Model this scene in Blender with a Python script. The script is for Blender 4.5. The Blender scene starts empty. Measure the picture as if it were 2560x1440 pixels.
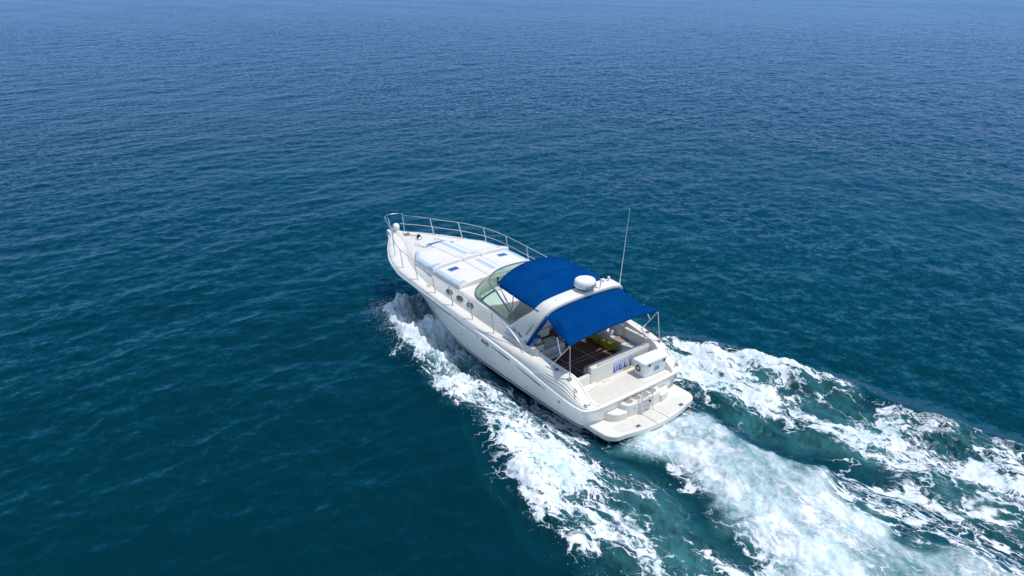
import bpy, bmesh, math, random
import numpy as np
from mathutils import Matrix, Vector

scene = bpy.context.scene
COL = scene.collection
rad = math.radians
random.seed(7)

# ------------------------------------------------------------------ camera, sky, sun, exposure
SEA = 0.17                                   # height of the sea in the frame the camera was fitted in
CAM = Vector((-12.4276, 13.6777, 10.7292 - SEA))
YAW, PIT, ROL = -0.6609, 0.3736, -0.0039
cam_data = bpy.data.cameras.new("camera")
cam = bpy.data.objects.new("camera", cam_data); COL.objects.link(cam)
_d = Vector((math.cos(PIT)*math.cos(YAW), math.cos(PIT)*math.sin(YAW), -math.sin(PIT)))
_r = Vector((math.sin(YAW), -math.cos(YAW), 0)); _u = _r.cross(_d)
_r2 = _r*math.cos(ROL) + _u*math.sin(ROL); _u2 = -_r*math.sin(ROL) + _u*math.cos(ROL)
cam.matrix_world = Matrix(((_r2.x, _u2.x, -_d.x, CAM.x), (_r2.y, _u2.y, -_d.y, CAM.y), (_r2.z, _u2.z, -_d.z, CAM.z), (0, 0, 0, 1)))
cam_data.sensor_width = 36.0; cam_data.lens = 36.0*1991.0/2560.0
cam_data.clip_start = 0.1; cam_data.clip_end = 30000
scene.camera = cam

SUN_EL, SUN_AZ = 72.0, -138.0                 # degrees; azimuth counted from the bow towards port
world = bpy.data.worlds.new("World"); scene.world = world; world.use_nodes = True
wn = world.node_tree.nodes; wl = world.node_tree.links; wn.clear()
w_out = wn.new('ShaderNodeOutputWorld'); w_bg = wn.new('ShaderNodeBackground'); w_sky = wn.new('ShaderNodeTexSky')
w_sky.sky_type = 'NISHITA'; w_sky.sun_disc = False
w_sky.sun_elevation = rad(SUN_EL); w_sky.sun_rotation = rad(90 - SUN_AZ)
w_sky.altitude = 0; w_sky.air_density = 1.0; w_sky.dust_density = 0.5; w_sky.ozone_density = 2.0
w_bg.inputs['Strength'].default_value = 0.15
w_mix = wn.new('ShaderNodeMix'); w_mix.data_type = 'RGBA'; w_mix.blend_type = 'MULTIPLY'; w_mix.inputs[0].default_value = 1.0; w_mix.inputs[7].default_value = (1.03, 1.0, 0.95, 1)
wl.new(w_sky.outputs['Color'], w_mix.inputs[6]); wl.new(w_mix.outputs[2], w_bg.inputs['Color']); wl.new(w_bg.outputs['Background'], w_out.inputs['Surface'])
sun_data = bpy.data.lights.new("sun", 'SUN'); sun_data.energy = 2.6; sun_data.angle = rad(0.53); sun_data.color = (1.0, 0.955, 0.89)
sun = bpy.data.objects.new("sun", sun_data); COL.objects.link(sun)
_sd = Vector((math.cos(rad(SUN_EL))*math.cos(rad(SUN_AZ)), math.cos(rad(SUN_EL))*math.sin(rad(SUN_AZ)), math.sin(rad(SUN_EL))))
sun.rotation_euler = _sd.to_track_quat('Z', 'Y').to_euler(); sun.location = (0, -30, 50)
scene.view_settings.view_transform = 'Standard'; scene.view_settings.look = 'None'
scene.view_settings.exposure = 0.45; scene.view_settings.gamma = 1.0; scene.view_settings.use_curve_mapping = False

# ------------------------------------------------------------------ materials
def sock(node, name): return node.inputs[name]

def new_mat(name):
    m = bpy.data.materials.new(name); m.use_nodes = True
    return m, m.node_tree.nodes, m.node_tree.links, m.node_tree.nodes['Principled BSDF']

def mat(name, col, rough=0.5, metal=0.0, coat=0.0, var=0.05, scale=6.0, bump=0.0, bscale=30.0, spec=0.5, stain=None, sscale=2.0, samt=0.3):
    """Principled paint with a faint uneven tone, optional stains and grain."""
    m, n, l, b = new_mat(name)
    tc = n.new('ShaderNodeTexCoord')
    nz = n.new('ShaderNodeTexNoise'); nz.inputs['Scale'].default_value = scale; nz.inputs['Detail'].default_value = 5
    l.new(tc.outputs['Object'], nz.inputs['Vector'])
    mp = n.new('ShaderNodeMapRange'); mp.inputs['From Min'].default_value = 0.3; mp.inputs['From Max'].default_value = 0.7
    mp.inputs['To Min'].default_value = 1 - var; mp.inputs['To Max'].default_value = 1 + var
    l.new(nz.outputs['Fac'], mp.inputs['Value'])
    mx = n.new('ShaderNodeMix'); mx.data_type = 'RGBA'; mx.blend_type = 'MULTIPLY'; mx.inputs[0].default_value = 1.0
    mx.inputs[6].default_value = (*col, 1)
    l.new(mp.outputs['Result'], mx.inputs[7])
    out = mx.outputs[2]
    if stain:
        n2 = n.new('ShaderNodeTexNoise'); n2.inputs['Scale'].default_value = sscale; n2.inputs['Detail'].default_value = 8; n2.inputs['Roughness'].default_value = 0.65
        l.new(tc.outputs['Object'], n2.inputs['Vector'])
        r2 = n.new('ShaderNodeMapRange'); r2.inputs['From Min'].default_value = 0.5; r2.inputs['From Max'].default_value = 0.72
        r2.inputs['To Max'].default_value = samt
        l.new(n2.outputs['Fac'], r2.inputs['Value'])
        m2 = n.new('ShaderNodeMix'); m2.data_type = 'RGBA'
        l.new(r2.outputs['Result'], m2.inputs[0]); l.new(out, m2.inputs[6]); m2.inputs[7].default_value = (*stain, 1)
        out = m2.outputs[2]
    l.new(out, b.inputs['Base Color'])
    b.inputs['Roughness'].default_value = rough; b.inputs['Metallic'].default_value = metal
    b.inputs['Coat Weight'].default_value = coat; b.inputs['Coat Roughness'].default_value = 0.12
    b.inputs['Specular IOR Level'].default_value = spec
    if bump > 0:
        nb = n.new('ShaderNodeTexNoise'); nb.inputs['Scale'].default_value = bscale; nb.inputs['Detail'].default_value = 6
        l.new(tc.outputs['Object'], nb.inputs['Vector'])
        bp_ = n.new('ShaderNodeBump'); bp_.inputs['Strength'].default_value = bump; bp_.inputs['Distance'].default_value = 0.02
        l.new(nb.outputs['Fac'], bp_.inputs['Height']); l.new(bp_.outputs['Normal'], b.inputs['Normal'])
    return m

M = {}
M['gel'] = mat('hull_gelcoat', (0.85, 0.83, 0.775), 0.22, coat=0.35, var=0.025, scale=1.5, stain=(0.60, 0.56, 0.47), sscale=1.3, samt=0.34)
M['deck'] = mat('deck_gelcoat', (0.67, 0.64, 0.575), 0.42, var=0.03, scale=2.5, stain=(0.66, 0.62, 0.55), sscale=3.0, samt=0.20, bump=0.04, bscale=90)
M['nonskid'] = mat('nonskid_gelcoat', (0.62, 0.595, 0.54), 0.7, var=0.05, scale=8, bump=0.35, bscale=220)
M['rail_white'] = mat('rub_rail_vinyl', (0.76, 0.745, 0.70), 0.4, var=0.05)
M['steel'] = mat('polished_steel', (0.72, 0.72, 0.74), 0.22, metal=1.0, var=0.05)
M['alu'] = mat('grey_aluminium', (0.20, 0.215, 0.235), 0.38, metal=0.5, var=0.08)
M['navy'] = mat('navy_bottom_paint', (0.010, 0.014, 0.045), 0.45, var=0.15, scale=4, stain=(0.05, 0.06, 0.07), sscale=6, samt=0.4)
M['graphic'] = mat('graphite_decal', (0.055, 0.06, 0.075), 0.4, var=0.1)
M['lightgrey'] = mat('grey_decal', (0.30, 0.31, 0.33), 0.4, var=0.1)
M['cushion'] = mat('white_vinyl_cushion', (0.665, 0.645, 0.605), 0.55, var=0.03, scale=3, bump=0.10, bscale=9)
M['piping'] = mat('pale_blue_vinyl', (0.36, 0.48, 0.68), 0.55, var=0.06, scale=4)
M['seam'] = mat('grey_brown_seam', (0.33, 0.31, 0.28), 0.7, var=0.1)  # even grey-brown for the joint lines of the platform hatch
M['hatch'] = mat('blue_acrylic', (0.008, 0.085, 0.30), 0.18, coat=0.3, var=0.1)
M['smoke'] = mat('smoked_acrylic', (0.085, 0.070, 0.062), 0.14, coat=0.4, var=0.1)
M['bronze'] = mat('weathered_bezel', (0.30, 0.26, 0.23), 0.4, metal=0.5, var=0.15)
M['seat'] = mat('ivory_vinyl', (0.60, 0.585, 0.55), 0.5, var=0.04, scale=3, bump=0.08, bscale=12)
M['seat_light'] = mat('white_vinyl_seat', (0.70, 0.69, 0.665), 0.5, var=0.04, scale=3, bump=0.08, bscale=12)
M['blackp'] = mat('black_plastic', (0.018, 0.018, 0.02), 0.5, var=0.2)
M['dark'] = mat('dark_recess', (0.03, 0.025, 0.022), 0.7, var=0.2)
M['wood'] = mat('varnished_teak', (0.33, 0.13, 0.035), 0.35, var=0.25, scale=14, coat=0.3)
M['yellow'] = mat('yellow_foam', (0.40, 0.37, 0.02), 0.55, var=0.15, scale=3)
M['radar'] = mat('white_abs', (0.72, 0.71, 0.69), 0.35, var=0.015)
M['cooler'] = mat('cooler_plastic', (0.72, 0.71, 0.685), 0.5, var=0.02, bump=0.05, bscale=60)
M['well'] = mat('beige_liner', (0.30, 0.245, 0.20), 0.7, var=0.12)
M['towel_blue'] = mat('blue_towel', (0.16, 0.27, 0.52), 0.9, var=0.3, scale=14, bump=0.3, bscale=50)
M['towel_pale'] = mat('pale_towel', (0.45, 0.52, 0.66), 0.9, var=0.2, scale=18, bump=0.3, bscale=50)
M['label_blue'] = mat('label_blue', (0.10, 0.36, 0.55), 0.4, var=0.25, scale=30)
M['white_line'] = mat('white_line', (0.7, 0.7, 0.69), 0.4)
M['navy_cloth'] = mat('navy_cover', (0.008, 0.012, 0.11), 0.7, var=0.2)
M['dash'] = mat('dash_white', (0.72, 0.715, 0.69), 0.5, var=0.03)
M['dashgrey'] = mat('dash_grey', (0.18, 0.185, 0.19), 0.5, var=0.1)

# carpeted / teak cockpit floor
def floor_mat():
    m, n, l, b = new_mat('brown_deck_covering')
    tc = n.new('ShaderNodeTexCoord'); mpg = n.new('ShaderNodeMapping'); mpg.inputs['Scale'].default_value = (3, 40, 3)
    l.new(tc.outputs['Object'], mpg.inputs['Vector'])
    nz = n.new('ShaderNodeTexNoise'); nz.inputs['Scale'].default_value = 1.5; nz.inputs['Detail'].default_value = 6
    l.new(mpg.outputs['Vector'], nz.inputs['Vector'])
    cr = n.new('ShaderNodeValToRGB'); cr.color_ramp.elements[0].position = 0.3; cr.color_ramp.elements[1].position = 0.7
    cr.color_ramp.elements[0].color = (0.085, 0.028, 0.014, 1); cr.color_ramp.elements[1].color = (0.14, 0.050, 0.026, 1)
    l.new(nz.outputs['Fac'], cr.inputs['Fac']); l.new(cr.outputs['Color'], b.inputs['Base Color'])
    b.inputs['Roughness'].default_value = 0.7
    return m
M['floor'] = floor_mat()

# acrylic canvas
def canvas_mat():
    m, n, l, b = new_mat('blue_canvas')
    tc = n.new('ShaderNodeTexCoord')
    nz = n.new('ShaderNodeTexNoise'); nz.inputs['Scale'].default_value = 1.6; nz.inputs['Detail'].default_value = 5
    l.new(tc.outputs['Object'], nz.inputs['Vector'])
    cr = n.new('ShaderNodeValToRGB'); cr.color_ramp.elements[0].position = 0.3; cr.color_ramp.elements[1].position = 0.75
    cr.color_ramp.elements[0].color = (0.0010, 0.036, 0.150, 1); cr.color_ramp.elements[1].color = (0.0012, 0.050, 0.190, 1)
    l.new(nz.outputs['Fac'], cr.inputs['Fac']); l.new(cr.outputs['Color'], b.inputs['Base Color'])
    b.inputs['Roughness'].default_value = 0.75; b.inputs['Specular IOR Level'].default_value = 0.0
    mpg = n.new('ShaderNodeMapping'); mpg.inputs['Scale'].default_value = (1.0, 2.2, 1.0)
    l.new(tc.outputs['Object'], mpg.inputs['Vector'])
    n2 = n.new('ShaderNodeTexNoise'); n2.inputs['Scale'].default_value = 2.2; n2.inputs['Detail'].default_value = 4; n2.inputs['Distortion'].default_value = 0.8
    l.new(mpg.outputs['Vector'], n2.inputs['Vector'])
    bp_ = n.new('ShaderNodeBump'); bp_.inputs['Strength'].default_value = 0.8; bp_.inputs['Distance'].default_value = 0.06
    l.new(n2.outputs['Fac'], bp_.inputs['Height']); l.new(bp_.outputs['Normal'], b.inputs['Normal'])
    return m
M['canvas'] = canvas_mat()

# lettering of the boat's name: pale at the top, deep blue at the foot
def name_mat():
    m, n, l, b = new_mat('graded_blue_lettering')
    tc = n.new('ShaderNodeTexCoord'); sp = n.new('ShaderNodeSeparateXYZ'); l.new(tc.outputs['Generated'], sp.inputs[0])
    cr = n.new('ShaderNodeValToRGB'); e = cr.color_ramp.elements
    e[0].position = 0.1; e[0].color = (0.004, 0.014, 0.16, 1); e[1].position = 0.85; e[1].color = (0.42, 0.50, 0.78, 1)
    k = e.new(0.45); k.color = (0.03, 0.08, 0.42, 1)
    l.new(sp.outputs['Z'], cr.inputs['Fac']); l.new(cr.outputs['Color'], b.inputs['Base Color'])
    b.inputs['Roughness'].default_value = 0.35
    return m
M['name'] = name_mat()
M['name_edge'] = mat('pale_lilac_outline', (0.50, 0.57, 0.80), 0.4, var=0.05)
M['gold'] = mat('tan_lettering', (0.45, 0.36, 0.22), 0.4, var=0.1)

def glass_mat():
    m, n, l, b = new_mat('tinted_glass')
    out = n['Material Output']
    tr = n.new('ShaderNodeBsdfTransparent'); tr.inputs['Color'].default_value = (0.58, 0.79, 0.71, 1)
    gl = n.new('ShaderNodeBsdfGlossy'); gl.inputs['Roughness'].default_value = 0.03
    nz = n.new('ShaderNodeTexNoise'); nz.inputs['Scale'].default_value = 3.0
    rr = n.new('ShaderNodeMapRange'); rr.inputs['To Min'].default_value = 0.02; rr.inputs['To Max'].default_value = 0.10
    l.new(nz.outputs['Fac'], rr.inputs['Value']); l.new(rr.outputs['Result'], gl.inputs['Roughness'])
    lw = n.new('ShaderNodeLayerWeight'); lw.inputs['Blend'].default_value = 0.5
    pw = n.new('ShaderNodeMath'); pw.operation = 'POWER'; l.new(lw.outputs['Facing'], pw.inputs[0]); pw.inputs[1].default_value = 5.0
    ma = n.new('ShaderNodeMath'); ma.operation = 'MULTIPLY_ADD'; l.new(pw.outputs[0], ma.inputs[0]); ma.inputs[1].default_value = 0.85; ma.inputs[2].default_value = 0.05
    mx = n.new('ShaderNodeMixShader')
    l.new(ma.outputs[0], mx.inputs['Fac']); l.new(tr.outputs['BSDF'], mx.inputs[1]); l.new(gl.outputs['BSDF'], mx.inputs[2])
    l.new(mx.outputs['Shader'], out.inputs['Surface'])
    n.remove(b)
    return m
M['glass'] = glass_mat()

# ------------------------------------------------------------------ mesh helpers
class MB:
    """Collects shapes and links them as one mesh object."""
    def __init__(s): s.v = []; s.f = []; s.mi = []
    def add(s, vs, fs, mi=0):
        o = len(s.v); s.v += [tuple(map(float, p)) for p in vs]
        s.f += [tuple(i + o for i in f) for f in fs]; s.mi += [mi]*len(fs); return s
    def box(s, c, d, bev=0.0, seg=2, rot=None, mi=0):
        bm = bmesh.new(); bmesh.ops.create_cube(bm, size=1.0)
        for v in bm.verts: v.co = Vector((v.co.x*d[0], v.co.y*d[1], v.co.z*d[2]))
        if bev > 0: bmesh.ops.bevel(bm, geom=bm.edges[:], offset=bev, segments=seg, affect='EDGES', profile=0.6)
        mt = Matrix.Translation(c) @ (rot.to_4x4() if rot is not None else Matrix.Identity(4))
        bm.transform(mt); bm.verts.index_update()
        s.add([v.co[:] for v in bm.verts], [[v.index for v in f.verts] for f in bm.faces], mi); bm.free(); return s
    def tube(s, pts, r, n=8, closed=False, mi=0):
        pts = [Vector(p) for p in pts]; N = len(pts); rings = []
        prev = None
        for i, p in enumerate(pts):
            a = pts[(i-1) % N] if (closed or i > 0) else p; b = pts[(i+1) % N] if (closed or i < N-1) else p
            t = (b - a).normalized()
            if prev is None: prev = t.orthogonal().normalized()
            prev = (prev - t*prev.dot(t)).normalized(); bn = t.cross(prev)
            rr = r[i] if isinstance(r, (list, tuple)) else r
            rings.append([p + prev*math.cos(2*math.pi*k/n)*rr + bn*math.sin(2*math.pi*k/n)*rr for k in range(n)])
        vs = [q for g in rings for q in g]; fs = []
        for i in range(N if closed else N-1):
            j = (i+1) % N
            for k in range(n): fs.append((i*n+k, i*n+(k+1) % n, j*n+(k+1) % n, j*n+k))
        if not closed: fs += [tuple(reversed(range(n))), tuple((N-1)*n+k for k in range(n))]
        return s.add(vs, fs, mi)
    def lathe(s, prof, c=(0, 0, 0), n=32, axis=None, mi=0):
        """prof: (radius, height) pairs from the bottom up, turned round the z axis (or `axis`)."""
        q = Vector(axis).to_track_quat('Z', 'Y') if axis is not None else None
        vs = []; fs = []
        for r, z in prof:
            for k in range(n):
                p = Vector((r*math.cos(2*math.pi*k/n), r*math.sin(2*math.pi*k/n), z))
                if q: p = q @ p
                vs.append(p + Vector(c))
        for i in range(len(prof)-1):
            for k in range(n): fs.append((i*n+k, i*n+(k+1) % n, (i+1)*n+(k+1) % n, (i+1)*n+k))
        fs.append(tuple(reversed(range(n)))); fs.append(tuple((len(prof)-1)*n+k for k in range(n)))
        return s.add(vs, fs, mi)
    def grid(s, rows, mi=0, flip=False, mfun=None):
        nr, nc = len(rows), len(rows[0]); o = len(s.v)
        s.v += [tuple(map(float, p)) for rw in rows for p in rw]
        for i in range(nr-1):
            for j in range(nc-1):
                f = (o+i*nc+j, o+i*nc+j+1, o+(i+1)*nc+j+1, o+(i+1)*nc+j)
                s.f.append(tuple(reversed(f)) if flip else f); s.mi.append(mfun(i, j) if mfun else mi)
        return s
    def prism(s, poly, z0, z1, bev=0.0, seg=2, mi=0, mt=None):
        """A plan outline raised from z0 to z1 with softened edges."""
        bm = bmesh.new(); vs = [bm.verts.new((p[0], p[1], z0)) for p in poly]
        f = bm.faces.new(vs)
        if f.normal.z > 0: f.normal_flip()
        r = bmesh.ops.extrude_face_region(bm, geom=[f])
        for v in [g for g in r['geom'] if isinstance(g, bmesh.types.BMVert)]: v.co.z = z1
        bmesh.ops.recalc_face_normals(bm, faces=bm.faces[:])
        if bev > 0:
            top = [e for e in bm.edges if all(abs(v.co.z - z1) < 1e-6 for v in e.verts)]
            bmesh.ops.bevel(bm, geom=top, offset=bev, segments=seg, affect='EDGES', profile=0.6)
        if mt is not None: bm.transform(mt)
        bm.verts.index_update()
        s.add([v.co[:] for v in bm.verts], [[v.index for v in f.verts] for f in bm.faces], mi); bm.free(); return s
    def build(s, name, mats, parent=None, angle=38, fix=True):
        me = bpy.data.meshes.new(name); me.from_pydata(s.v, [], s.f)
        if not isinstance(mats, (list, tuple)): mats = [mats]
        for m in mats: me.materials.append(m)
        me.polygons.foreach_set('material_index', s.mi)
        if fix:
            bm = bmesh.new(); bm.from_mesh(me); bmesh.ops.recalc_face_normals(bm, faces=bm.faces[:]); bm.to_mesh(me); bm.free()
        me.shade_smooth()
        try: me.set_sharp_from_angle(angle=rad(angle))
        except Exception: pass
        me.update()
        o = bpy.data.objects.new(name, me); COL.objects.link(o)
        if parent is not None: o.parent = parent
        return o

def empty(name, label, cat, mw, group=None):
    o = bpy.data.objects.new(name, None); COL.objects.link(o); o.matrix_world = mw
    o['label'] = label; o['category'] = cat
    if group: o['group'] = group
    o.empty_display_size = 0.3
    return o

def text_mesh(name, body, size, mtx, m, parent, extrude=0.002, shear=0.0, sx=1.0):
    cu = bpy.data.curves.new(name + '_curve', 'FONT'); cu.body = body; cu.size = size; cu.extrude = extrude; cu.shear = shear
    cu.align_x = 'LEFT'
    tmp = bpy.data.objects.new(name + '_tmp', cu); COL.objects.link(tmp)
    dg = bpy.context.evaluated_depsgraph_get()
    me = bpy.data.meshes.new_from_object(tmp.evaluated_get(dg)); bpy.data.objects.remove(tmp); bpy.data.curves.remove(cu)
    me.transform(mtx @ Matrix.Diagonal((sx, 1, 1, 1))); me.materials.clear(); me.materials.append(m); me.name = name
    o = bpy.data.objects.new(name, me); COL.objects.link(o); o.parent = parent
    return o

def frame(origin, xdir, ydir):
    x = Vector(xdir).normalized(); y = Vector(ydir); y = (y - x*y.dot(x)).normalized(); z = x.cross(y)
    return Matrix(((x.x, y.x, z.x, origin[0]), (x.y, y.y, z.y, origin[1]), (x.z, y.z, z.z, origin[2]), (0, 0, 0, 1)))

def pchip(xs, ys):
    """Monotone cubic through the table."""
    xs = np.array(xs, float); ys = np.array(ys, float); h = np.diff(xs); dl = np.diff(ys)/h; m = np.zeros_like(ys)
    m[0], m[-1] = dl[0], dl[-1]
    for i in range(1, len(xs)-1):
        if dl[i-1]*dl[i] > 0: w1, w2 = 2*h[i]+h[i-1], h[i]+2*h[i-1]; m[i] = (w1+w2)/(w1/dl[i-1]+w2/dl[i])
    def f(x):
        x = min(max(float(x), xs[0]), xs[-1]); i = min(int(np.searchsorted(xs, x, side='right'))-1, len(h)-1); i = max(i, 0)
        t = (x-xs[i])/h[i]
        return float((1+2*t)*(1-t)**2*ys[i] + t*(1-t)**2*h[i]*m[i] + t*t*(3-2*t)*ys[i+1] + t*t*(t-1)*h[i]*m[i+1])
    return f
def pchip_np(xs, ys):
    f = pchip(xs, ys); g = np.linspace(xs[0], xs[-1], 600); v = np.array([f(a) for a in g])
    return lambda a: np.interp(a, g, v)

def lerp(a, b, t): return a + (b-a)*t
def smooth(t):
    t = min(max(t, 0), 1); return t*t*(3-2*t)

# ------------------------------------------------------------------ SEA: a real wave field, heights from a wave spectrum
def spectrum_tile(N, L, lo, hi, seed, slope_var, wind=0.6, spread=0.65):
    """Periodic patch of random waves (wavelengths lo..hi metres) -> height, x shift, y shift."""
    rng = np.random.default_rng(seed)
    k1 = 2*np.pi*np.fft.fftfreq(N, L/N); kx, ky = np.meshgrid(k1, k1, indexing='xy'); k = np.hypot(kx, ky); k[0, 0] = 1e-6
    lam = 2*np.pi/k
    th = np.arctan2(ky, kx) - wind
    P = k**-4.0*np.exp(-(lam/hi)**4)*np.exp(-(lo/lam)**4)*(1 - spread + spread*np.cos(th)**2)
    P[0, 0] = 0
    h = (rng.normal(size=(N, N)) + 1j*rng.normal(size=(N, N)))*np.sqrt(P)
    H = np.fft.ifft2(h)
    z = H.real
    sx = np.fft.ifft2(1j*kx*h).real; sy = np.fft.ifft2(1j*ky*h).real
    s = math.sqrt(slope_var/np.mean(sx**2 + sy**2))
    dx = np.fft.ifft2(1j*kx/k*h).real; dy = np.fft.ifft2(1j*ky/k*h).real
    return z*s, dx*s, dy*s

def noise_tile(N, L, lo, hi, seed, p=-1.6):
    rng = np.random.default_rng(seed); k1 = 2*np.pi*np.fft.fftfreq(N, L/N); kx, ky = np.meshgrid(k1, k1); k = np.hypot(kx, ky); k[0, 0] = 1e-6
    lam = 2*np.pi/k; A = k**p*np.exp(-(lam/hi)**4)*np.exp(-(lo/lam)**4); A[0, 0] = 0
    z = np.fft.ifft2((rng.normal(size=(N, N)) + 1j*rng.normal(size=(N, N)))*A).real
    return z/z.std()

def sample(tile, L, x, y, ang=0.0, ox=0.0, oy=0.0):
    c, s = math.cos(ang), math.sin(ang); N = tile.shape[0]
    u = ((c*x + s*y + ox)/L % 1.0)*N; v = ((-s*x + c*y + oy)/L % 1.0)*N
    i = np.floor(u).astype(int); j = np.floor(v).astype(int); fu, fv = u-i, v-j
    i %= N; j %= N; i1, j1 = (i+1) % N, (j+1) % N
    return (tile[j, i]*(1-fu)+tile[j, i1]*fu)*(1-fv) + (tile[j1, i]*(1-fu)+tile[j1, i1]*fu)*fv

def sstep(a, b, x):
    t = np.clip((x-a)/(b-a), 0, 1); return t*t*(3-2*t)

# --- plan of the wake, metres in the sea's frame (x ahead of the transom, y to port)
P_OUT = pchip_np([-30, -12, -6, -4, -2.7, -1.7, -0.8, 0.1, 1, 2, 3.3, 4.3, 5.5, 7.2, 8.4, 9.3, 9.9, 10.5], [11.5, 7.8, 5.95, 5.55, 5.2, 4.95, 4.65, 4.4, 4.15, 3.85, 3.85, 3.75, 3.45, 3.05, 2.8, 2.5, 2.1, 1.5])
P_IN = pchip_np([-30, -12, -6, -4.5, -3, -2.2, -1, -0.4, 1, 1.8, 3.2, 5.4, 6.9, 8.2, 9.9], [7.0, 3.9, 2.55, 2.3, 2.0, 1.9, 1.95, 2.0, 1.95, 1.85, 1.6, 1.15, 0.8, 0.4, 0.0])
P_CORE = pchip_np([-30, -12, -5, -4, -3.2, -2, -0.7, 0.8, 2.1, 3.9, 6.5, 8.4, 9.9], [8.6, 5.4, 3.75, 3.6, 3.45, 3.35, 3.4, 3.3, 3.05, 2.85, 2.5, 2.2, 1.6])
S_OUT = pchip_np([-30, -12, -7, -6, -5, -4, -2.9, -2, -1.3, -0.5, 0, 1, 2, 2.8, 4.3, 5.5, 7.2, 8.4, 9.9], [9.6, 6.9, 5.75, 5.6, 5.45, 5.3, 5.5, 5.35, 4.9, 4.75, 4.55, 4.45, 4.2, 3.9, 3.75, 3.4, 2.9, 2.5, 1.3])
S_IN = pchip_np([-30, -12, -8.5, -7, -6, -4.8, -3.4, -2, -0.4, 1, 3.2, 5.4, 6.9, 8.2, 9.9], [7.0, 3.2, 2.3, 2.3, 2.4, 2.2, 1.9, 1.75, 1.75, 1.7, 1.7, 1.4, 1.0, 0.6, 0.0])
W_L = pchip_np([-30, -9, -6.2, -5.4, -4.4, -3.65, -2.9, -1.8, -0.9, 0], [4.6, 2.9, 2.45, 2.25, 2.0, 1.78, 1.6, 1.45, 1.4, 1.3])
W_R = pchip_np([-30, -9, -8.2, -7.2, -6.1, -5, -3.7, -2.5, -1.8, -1.0, 0], [-2.4, -0.9, -0.9, -1.0, -1.1, -1.25, -1.45, -1.6, -1.5, -1.35, -1.3])

YC_W = pchip_np([4, 5.5, 7, 8, 9, 10, 11], [1.72, 1.62, 1.22, .85, .45, .12, 0])      # half width of the hull at the water
S_CORE = pchip_np([-30, -12, -6.5, -5.3, -4, -2.9, -1.9, -.9, .1, 1.4, 3.2, 5.4, 7, 8.4, 9.9], [6.0, 5.0, 3.85, 3.5, 3.2, 2.9, 2.85, 2.9, 2.9, 3.1, 2.95, 2.5, 2.1, 1.7, .8])
T_N1 = noise_tile(512, 16.0, 0.10, 4.0, 11, -1.9)      # ragged edges
T_N2 = noise_tile(512, 23.0, 0.5, 9.0, 12, -1.9)
T_N3 = noise_tile(512, 9.0, 0.05, 0.8, 13, -1.7)

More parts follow.
